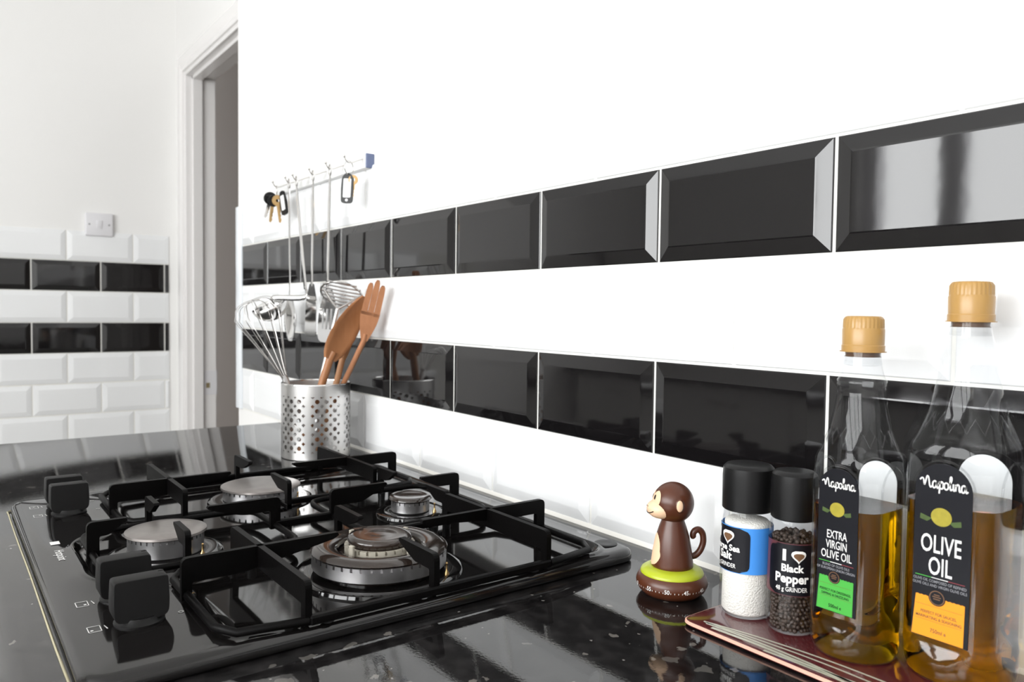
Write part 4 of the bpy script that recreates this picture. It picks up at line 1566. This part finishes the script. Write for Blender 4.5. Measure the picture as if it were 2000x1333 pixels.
def rsq(a, c, z, k=10, dx=0.0):
    """rounded square section of half side a and corner radius c"""
    pts = []
    for q, (sx, sy) in enumerate(((1, 1), (-1, 1), (-1, -1), (1, -1))):
        for i in range(k):
            an = PI / 2 * q + PI / 2 * i / (k - 1)
            pts.append((sx * (a - c) + c * math.cos(an), sy * (a - c) + c * math.sin(an), z))
    return pts


def bottle(label, loc, secs, body, cap, oil_z, oil_m, lab, band_m, lines, small, group):
    """secs: (z, half side, corner radius); cap: (z0, z1, r); lab: (half width, z0, z1, band top)"""
    o = thing('olive_oil_bottle', label, 'oil bottle', (loc[0], loc[1], TZ), group=group)
    B = lambda mb, n_, m_, par=o, sm=None, lb=None: mb.build(n_, m_, par, smooth=sm, world=False, label=lb)
    shell = B(MB().loft([rsq(a, c, z) for z, a, c in secs], True, False), 'bottle_body', M_clear, o, 50)
    # oil, filling the inside up to its level
    t_in = 0.0011
    osec = []
    for i, (z, a, c) in enumerate(secs):
        if z > oil_z:
            break
        osec.append((max(z, 0.0015), a - t_in, max(c - t_in, 0.001)))
    z1, a1, c1 = secs[i]
    z0_, a0, c0_ = secs[i - 1]
    q = (oil_z - z0_) / (z1 - z0_)
    osec.append((oil_z, a0 + (a1 - a0) * q - t_in, c0_ + (c1 - c0_) * q - t_in))
    oo = B(MB().loft([rsq(a, c, z) for z, a, c in osec]), 'oil', oil_m, o, 50)
    oo['kind'] = 'stuff'
    # neck ring and ribbed cap
    z0c, z1c, rc = cap
    nr = secs[-1][1]
    B(MB().lathe([(nr - 0.0012, z0c - 0.010), (nr + 0.0006, z0c - 0.0095), (nr + 0.0006, z0c - 0.0075), (nr, z0c - 0.007), (nr, z0c - 0.001)], 40, cap0=False, cap1=False), 'neck_ring', M_clear, o, 50)
    B(MB().lathe([(nr + 0.0002, z0c - 0.0036), (rc - 0.0030, z0c - 0.0030), (rc - 0.0026, z0c + 0.001)], 40, cap0=False), 'seal_ring', mat('brown_seal_ring', (0.12, 0.06, 0.03), 0.4, bump=(300, 0.05, 0.0002)), o, 50)
    cp = MB()
    nn = 120
    h_ = z1c - z0c

    def ringp(rad, z, rib=0.0):
        return [((rad + (rib if i % 4 in (0, 1) else 0)) * math.cos(2 * PI * i / nn), (rad + (rib if i % 4 in (0, 1) else 0)) * math.sin(2 * PI * i / nn), z) for i in range(nn)]
    cp.loft([ringp(rc + 0.0012, z0c), ringp(rc + 0.0012, z0c + 0.0006), ringp(rc, z0c + 0.0008), ringp(rc + 0.0001, z0c + h_ * 0.18), ringp(rc - 0.0004, z0c + h_ * 0.20),
             ringp(rc - 0.0002, z0c + h_ * 0.62), ringp(rc - 0.0007, z0c + h_ * 0.66), ringp(rc - 0.0010, z0c + h_ * 0.68, 0.0004), ringp(rc - 0.0012, z0c + h_ * 0.90, 0.0004),
             ringp(rc - 0.0022, z1c - 0.0006), ringp(rc - 0.0036, z1c), ringp(0.003, z1c)])
    B(cp, 'screw_cap', M_gold, o, 35, 'mustard gold screw cap')
    # raised arch mouldings on the faces
    a, c = body
    hw, lz0, lz1, bt = lab
    path = [(-hw - 0.0012, lz0), (-hw - 0.0012, lz1 - hw)] + [(-(hw + 0.0012) * math.cos(PI * k / 14), lz1 - hw + (hw + 0.0022) * math.sin(PI * k / 14)) for k in range(1, 14)] + [(hw + 0.0012, lz1 - hw), (hw + 0.0012, lz0)]
    for rz in (0, PI / 2, PI, -PI / 2):
        rm = Matrix.Rotation(rz, 4, 'Z')
        mm = MB().tube([rm @ Vector((u, -a + 0.0003, v)) for u, v in path], 0.0008, 6)
        B(mm, 'arch_moulding', M_clear, o, 60)
    # zig-zag and bead decoration on the shoulder
    sh0 = next(i for i, s_ in enumerate(secs) if s_[0] > lz1)
    def shoulder(z):
        for (za, aa, ca), (zb, ab, cb) in zip(secs[:-1], secs[1:]):
            if za <= z <= zb:
                f_ = (z - za) / (zb - za)
                return aa + (ab - aa) * f_
        return secs[-1][1]
    zz0, zz1 = secs[sh0 + 2][0], secs[sh0 + 3][0]
    zig = []
    for k in range(32):
        zq = zz0 + (zz1 - zz0) * (0.25 + 0.65 * (k % 2))
        rq = shoulder(zq) * 1.02
        an = 2 * PI * k / 32
        zig.append((rq * math.cos(an), rq * math.sin(an), zq))
    B(MB().tube(zig, 0.0006, 5, True), 'zigzag_moulding', M_clear, o, 60)
    # front label
    yl = -a - 0.0004
    arcl = [(-hw, lz0), (hw, lz0), (hw, lz1 - hw)] + [(hw * math.cos(PI * k / 20), lz1 - hw + hw * math.sin(PI * k / 20)) for k in range(1, 20)] + [(-hw, lz1 - hw)]
    lb_ = B(MB().prism(arcl, lambda u, v, s_: (u, s_, v), yl - 0.0001, yl + 0.0003), 'front_label', M_lblack, o, None, 'black arched front label')
    B(MB().prism([(u * 0.97, v) for u, v in arcl], lambda u, v, s_: (u, s_, v), a + 0.0001, a + 0.0005), 'back_label', M_paper, o, None, 'white reverse of the back label')

    def flat(mb_vs, fs_, n_, m_, e):
        return B(MB().add([(u, yl - 0.0001 - e, v) for u, v in mb_vs], fs_), n_, m_, lb_)
    # coloured band with wavy top
    top = [(hw * 0.86 - 2 * hw * 0.86 * k / 24, bt + (0.0004 if k % 2 else 0)) for k in range(25)]
    pts_ = [(-hw * 0.98, lz0 + 0.0004), (hw * 0.84, lz0 + 0.0004)] + top
    flat(pts_, [tuple(range(len(pts_)))], 'label_band', band_m, 0.0001)
    # wordmark
    un = 2 * hw * 0.86 / 6.1
    for st in NAP:
        vs_, fs_ = ribbon2d([(x * un - 2.02 * un, y * un + lz1 - hw * 0.92) for x, y in st], un * 0.185, 5)
        flat(vs_, fs_, 'wordmark', M_lwhite, 0.0002)
    # olive and leaves
    oc = (-hw * 0.04, lz1 - hw * 1.95)
    orad = hw * 0.36
    flat([(oc[0] + orad * math.cos(2 * PI * k / 24) * 1.02, oc[1] + orad * math.sin(2 * PI * k / 24) * 0.94) for k in range(24)], [tuple(range(24))], 'olive_print', M_olive, 0.0003)
    for s_, dx_, dy_ in ((-1, -0.52, -0.12), (1, 0.46, -0.16)):
        lx, ly = oc[0] + hw * dx_, oc[1] + hw * dy_
        flat([(lx - s_ * -hw * 0.22, ly + hw * 0.14), (lx + s_ * hw * 0.24, ly - hw * 0.06), (lx - s_ * hw * 0.02, ly - hw * 0.12), (lx - s_ * hw * 0.20, ly + hw * 0.02)], [(0, 1, 2, 3)], 'leaf_print', M_leaf, 0.0002)
    for body_, size, v0, bold, sq in lines:
        vs_, fs_ = text_faces(body_, size, bold, 0, sq)
        flat([(u - hw * 0.03, v + v0) for u, v in vs_], fs_, 'lettering', M_lwhite, 0.0002)
    for body_, size, v0, mm_ in small:
        vs_, fs_ = text_faces(body_, size, 0.00003, 0, 0.82)
        flat([(u - hw * 0.03, v + v0) for u, v in vs_], fs_, 'small_print', mm_, 0.0003)
    # tricolour rule
    tz_ = small[0][2] + small[0][1] * 1.15
    for k, mm_ in enumerate((M_lgreen, M_lwhite, M_lred)):
        u0 = -hw * 0.90 + k * hw * 0.58
        flat([(u0, tz_), (u0 + hw * 0.58, tz_), (u0 + hw * 0.58, tz_ + 0.0005), (u0, tz_ + 0.0005)], [(0, 1, 2, 3)], 'tricolour_rule', mm_, 0.0002)
    for v0 in (0.42, 0.78):
        zq = lz0 + (bt - lz0) * v0
        flat([(-hw * 0.86, zq), (hw * 0.78, zq), (hw * 0.78, zq + 0.00018), (-hw * 0.86, zq + 0.00018)], [(0, 1, 2, 3)], 'thin_rule', M_bronze, 0.0002)
    # seal
    scx, scz, sr = -hw * 0.10, bt + hw * 0.02, hw * 0.30
    for rr_, mm_, e in ((sr, M_lblack, 0.0003), (sr * 0.90, M_bronze, 0.0004), (sr * 0.78, M_lblack, 0.0005)):
        flat([(scx + rr_ * math.cos(2 * PI * k / 28), scz + rr_ * math.sin(2 * PI * k / 28)) for k in range(28)], [tuple(range(28))], 'seal', mm_, e)
    for v0, wv in ((0.30, 0.34), (0.05, 0.50), (-0.22, 0.40)):
        flat([(scx - sr * wv, scz + sr * v0), (scx + sr * wv, scz + sr * v0), (scx + sr * wv, scz + sr * (v0 + 0.13)), (scx - sr * wv, scz + sr * (v0 + 0.13))], [(0, 1, 2, 3)], 'seal_print', M_bronze, 0.0006)
    return o


s1 = [(0.0, 0.0255, 0.0255), (0.0012, 0.0290, 0.0290), (0.0060, 0.0310, 0.0310), (0.0130, 0.0315, 0.0312), (0.0190, 0.0306, 0.0290), (0.0235, 0.0288, 0.0200),
      (0.0275, 0.0278, 0.0165), (0.0320, 0.0272, 0.0145), (0.1380, 0.0270, 0.0145), (0.1455, 0.0269, 0.0150), (0.1490, 0.0261, 0.0160), (0.1540, 0.0244, 0.0168),
      (0.1680, 0.0205, 0.0165), (0.1850, 0.0180, 0.0170), (0.1960, 0.0168, 0.0168), (0.2005, 0.0168, 0.0168), (0.2022, 0.0173, 0.0173), (0.2050, 0.0173, 0.0173),
      (0.2068, 0.0160, 0.0160), (0.2110, 0.0146, 0.0146), (0.2170, 0.0134, 0.0134), (0.2230, 0.0129, 0.0129), (0.2260, 0.0128, 0.0128)]
bottle('smaller olive oil bottle with a black label and green band beside the pepper grinder', (0.0690, -0.0723), s1, (0.0271, 0.0145), (0.2262, 0.2530, 0.0150), 0.1115, M_oil1,
       (0.0155, 0.0345, 0.1410, 0.0600), M_lgreen,
       [('EXTRA', 0.0086, 0.0890, 0.00005, 0.60), ('VIRGIN', 0.0086, 0.0815, 0.00005, 0.60), ('OLIVE OIL', 0.0086, 0.0740, 0.00005, 0.62)],
       [('BLEND OF OLIVE OILS', 0.0026, 0.0680, M_lgrey), ('OF EUROPEAN UNION ORIGIN', 0.0026, 0.0652, M_lgrey),
        ('PERFECT FOR DRESSINGS,', 0.0026, 0.0492, M_lblack), ('DIPPING & DRIZZLING', 0.0026, 0.0462, M_lblack), ('500ml e', 0.0038, 0.0375, M_lblack)], 'olive oil bottles')
s2 = [(0.0, 0.0300, 0.0300), (0.0012, 0.0345, 0.0345), (0.0060, 0.0362, 0.0362), (0.0125, 0.0368, 0.0364), (0.0180, 0.0360, 0.0340), (0.0220, 0.0342, 0.0240),
      (0.0260, 0.0328, 0.0200), (0.0300, 0.0320, 0.0172), (0.1500, 0.0318, 0.0170), (0.1590, 0.0317, 0.0175), (0.1640, 0.0307, 0.0185), (0.1700, 0.0286, 0.0198),
      (0.1850, 0.0238, 0.0195), (0.2050, 0.0200, 0.0190), (0.2170, 0.0183, 0.0183), (0.2215, 0.0183, 0.0183), (0.2232, 0.0189, 0.0189), (0.2262, 0.0189, 0.0189),
      (0.2282, 0.0174, 0.0174), (0.2340, 0.0154, 0.0154), (0.2410, 0.0138, 0.0138), (0.2470, 0.0130, 0.0130), (0.2495, 0.0128, 0.0128)]
bottle('larger olive oil bottle with a black label and orange band', (0.1320, -0.0450), s2, (0.0319, 0.0170), (0.2497, 0.2780, 0.0148), 0.1235, M_oil2,
       (0.0188, 0.0300, 0.1525, 0.0590), M_lorange,
       [('OLIVE', 0.0175, 0.0905, 0.0002, 0.58), ('OIL', 0.0175, 0.0752, 0.0002, 0.58)],
       [('OLIVE OIL COMPOSED OF REFINED', 0.0027, 0.0695, M_lgrey), ('OLIVE OILS AND VIRGIN OLIVE OILS', 0.0027, 0.0665, M_lgrey),
        ('PERFECT FOR SAUCES,', 0.0029, 0.0470, M_bronze), ('MARINATING & SEASONING', 0.0029, 0.0436, M_bronze), ('750ml e', 0.0040, 0.0345, M_bronze)], 'olive oil bottles')

# ================================================================== MONKEY TIMER
TC = Vector((-0.1016, -0.0841, 0.0))
tva = math.atan2(CAM.y - TC.y, CAM.x - TC.x)
face = tva - math.radians(74)          # the face looks to the left as seen
tm = thing('kitchen_timer', 'brown monkey shaped kitchen timer on a lime green disc', 'timer', TC, rotz=face)


def loc_b(mb, n_, m_, par=tm, sm=None, lb=None):
    return mb.build(n_, m_, par, smooth=sm, world=False, label=lb)


base = loc_b(MB().lathe([(0.0225, 0.0), (0.0262, 0.0012), (0.0302, 0.0050), (0.0322, 0.0090), (0.0326, 0.0115), (0.0318, 0.0150), (0.0298, 0.0185), (0.0285, 0.0194)], 64), 'dial_base', M_mbrown, tm, 60)
loc_b(MB().lathe([(0.0286, 0.0185), (0.0288, 0.0200), (0.0278, 0.0222), (0.0245, 0.0243), (0.0205, 0.0255), (0.018, 0.0256)], 64), 'green_disc', M_mgreen, tm, 60, 'lime green disc')
body = loc_b(MB().lathe([(0.0182, 0.0245), (0.0191, 0.0262), (0.0190, 0.0290), (0.0176, 0.0400), (0.0152, 0.0530), (0.0125, 0.0620), (0.0108, 0.0665), (0.0100, 0.0700)], 48), 'monkey_body', M_mbrown, tm, 60)


def body_r(z):
    pr = [(0.0191, 0.0262), (0.0190, 0.0290), (0.0176, 0.0400), (0.0152, 0.0530), (0.0125, 0.0620), (0.0108, 0.0665)]
    for (ra, za), (rb, zb) in zip(pr[:-1], pr[1:]):
        if za <= z <= zb:
            return ra + (rb - ra) * (z - za) / (zb - za)
    return pr[0][0] if z < pr[0][1] else pr[-1][0]


# belly patch following the body
outl = [(0.0112 * math.sin(2 * PI * k / 28) * (1.0 if math.cos(2 * PI * k / 28) < 0 else 0.86), 0.0415 + 0.0148 * math.cos(2 * PI * k / 28)) for k in range(28)]
vs, fs = grid_patch(lambda q: [((body_r(v) + 0.0003) * math.cos(u / 0.016), (body_r(v) + 0.0003) * math.sin(u / 0.016), v) for u, v in q], outl, 14)
loc_b(MB().add(vs, fs), 'belly_patch', M_mcream, body, 60, 'cream belly patch')
# head
HZ, HR = 0.0842, 0.0188
hm = MB()
hm.ico((0, 0, HZ), HR, 4, (1.0, 1.0, 1.0))
head = loc_b(hm, 'monkey_head', M_mbrown, tm, 60)


def sph(u, v, e, cz=HZ, r=HR):
    """u azimuth from the face direction, v elevation"""
    return ((r + e) * math.cos(v) * math.cos(u), (r + e) * math.cos(v) * math.sin(u), cz + (r + e) * math.sin(v))


# face: two eye lobes joined on the sphere and a muzzle bulging forward
for s_ in (-1, 1):
    pl_ = [(s_ * 0.30 + 0.33 * math.cos(2 * PI * k / 22), 0.26 + 0.40 * math.sin(2 * PI * k / 22)) for k in range(22)]
    vs, fs = grid_patch(lambda q: [sph(u, v, 0.00035 if s_ < 0 else 0.0004) for u, v in q], pl_, 10)
    loc_b(MB().add(vs, fs), 'eye_patch', M_mcream, head, 60)
    pl_ = [(s_ * 0.19 + 0.070 * math.cos(2 * PI * k / 16), 0.30 + 0.13 * math.sin(2 * PI * k / 16)) for k in range(16)]
    vs, fs = grid_patch(lambda q: [sph(u, v, 0.0007) for u, v in q], pl_, 6)
    loc_b(MB().add(vs, fs), 'eye', M_black, head, 60)
mz = MB()
mz.ico((0.0105, 0, HZ - 0.0056), 0.0108, 3, (1.32, 1.30, 0.88))
muz = loc_b(mz, 'muzzle', M_mcream, head, 60)
for s_ in (-1, 1):
    nm = MB()
    nm.ico((0.0240, s_ * 0.0016, HZ - 0.0030), 0.0006, 1)
    loc_b(nm, 'nostril', M_mbrown, muz, 60)
sm_ = []
for k in range(13):
    y_ = -0.0095 + 0.019 * k / 12
    q_ = y_ / (0.0108 * 1.30)
    z_ = HZ - 0.0092 + 0.0030 * (abs(y_) / 0.0095) ** 2
    zq = (z_ - (HZ - 0.0056)) / (0.0108 * 0.88)
    x_ = 0.0105 + 0.0108 * 1.32 * math.sqrt(max(1 - q_ * q_ - zq * zq, 0)) + 0.0001
    sm_.append((x_, y_, z_))
loc_b(MB().tube(sm_, 0.00042, 6), 'mouth', M_black, muz, 60)
# ears
for s_ in (-1, 1):
    em = MB()
    em.ico((-0.0008, s_ * (HR - 0.0010), HZ + 0.0008), 0.0058, 3, (0.75, 0.36, 1.15))
    er = loc_b(em, 'ear', M_mbrown, head, 60)
    em = MB()
    em.ico((-0.0006, s_ * (HR + 0.0004), HZ + 0.0008), 0.0046, 3, (0.66, 0.26, 1.15))
    loc_b(em, 'inner_ear', M_mcream, er, 60)
# curled tail behind
tp_pts = [(-0.0165, 0, 0.0335), (-0.0215, 0, 0.0345), (-0.0260, 0, 0.0390), (-0.0288, 0, 0.0465), (-0.0282, 0, 0.0545), (-0.0245, 0, 0.0585), (-0.0205, 0, 0.0572), (-0.0190, 0, 0.0535), (-0.0205, 0, 0.0508)]
tpp = catmull(tp_pts, 5)
loc_b(MB().tube(tpp, [0.0030] * (len(tpp) - 4) + [0.0029, 0.0027, 0.0023, 0.0016], 10), 'tail', M_mbrown, tm, 60)
# dial numbers and ticks
n_ang = {0: -73, 55: -38, 50: -7, 45: 24, 40: 55}
for mn in range(60):
    off_min = (50 - mn)
    a = (tva - face) + math.radians(-7 + 6.0 * off_min)
    zc__ = 0.0088
    rr_ = 0.0325
    if mn % 5 == 0:
        vs, fs = text_faces(str(mn), 0.0052, 0.00006, 0, 0.9)
        pts_ = [((0.03265 + (0.0004 if True else 0)) * math.cos(a + u / 0.0325), (0.0330) * math.sin(a + u / 0.0325), 0.0092 + v) for u, v in vs]
        loc_b(MB().add(pts_, fs), 'dial_number', M_lwhite, base)
    else:
        tk = MB()
        zl, zh = 0.0092, 0.0106
        tk.add([((0.0330 if z > 0.01 else 0.0327) * math.cos(a + da), (0.0330 if z > 0.01 else 0.0327) * math.sin(a + da), z) for da, z in ((-0.007, zl), (0.007, zl), (0.007, zh), (-0.007, zh))], [(0, 1, 2, 3)])
        loc_b(tk, 'dial_tick', M_lwhite, base)
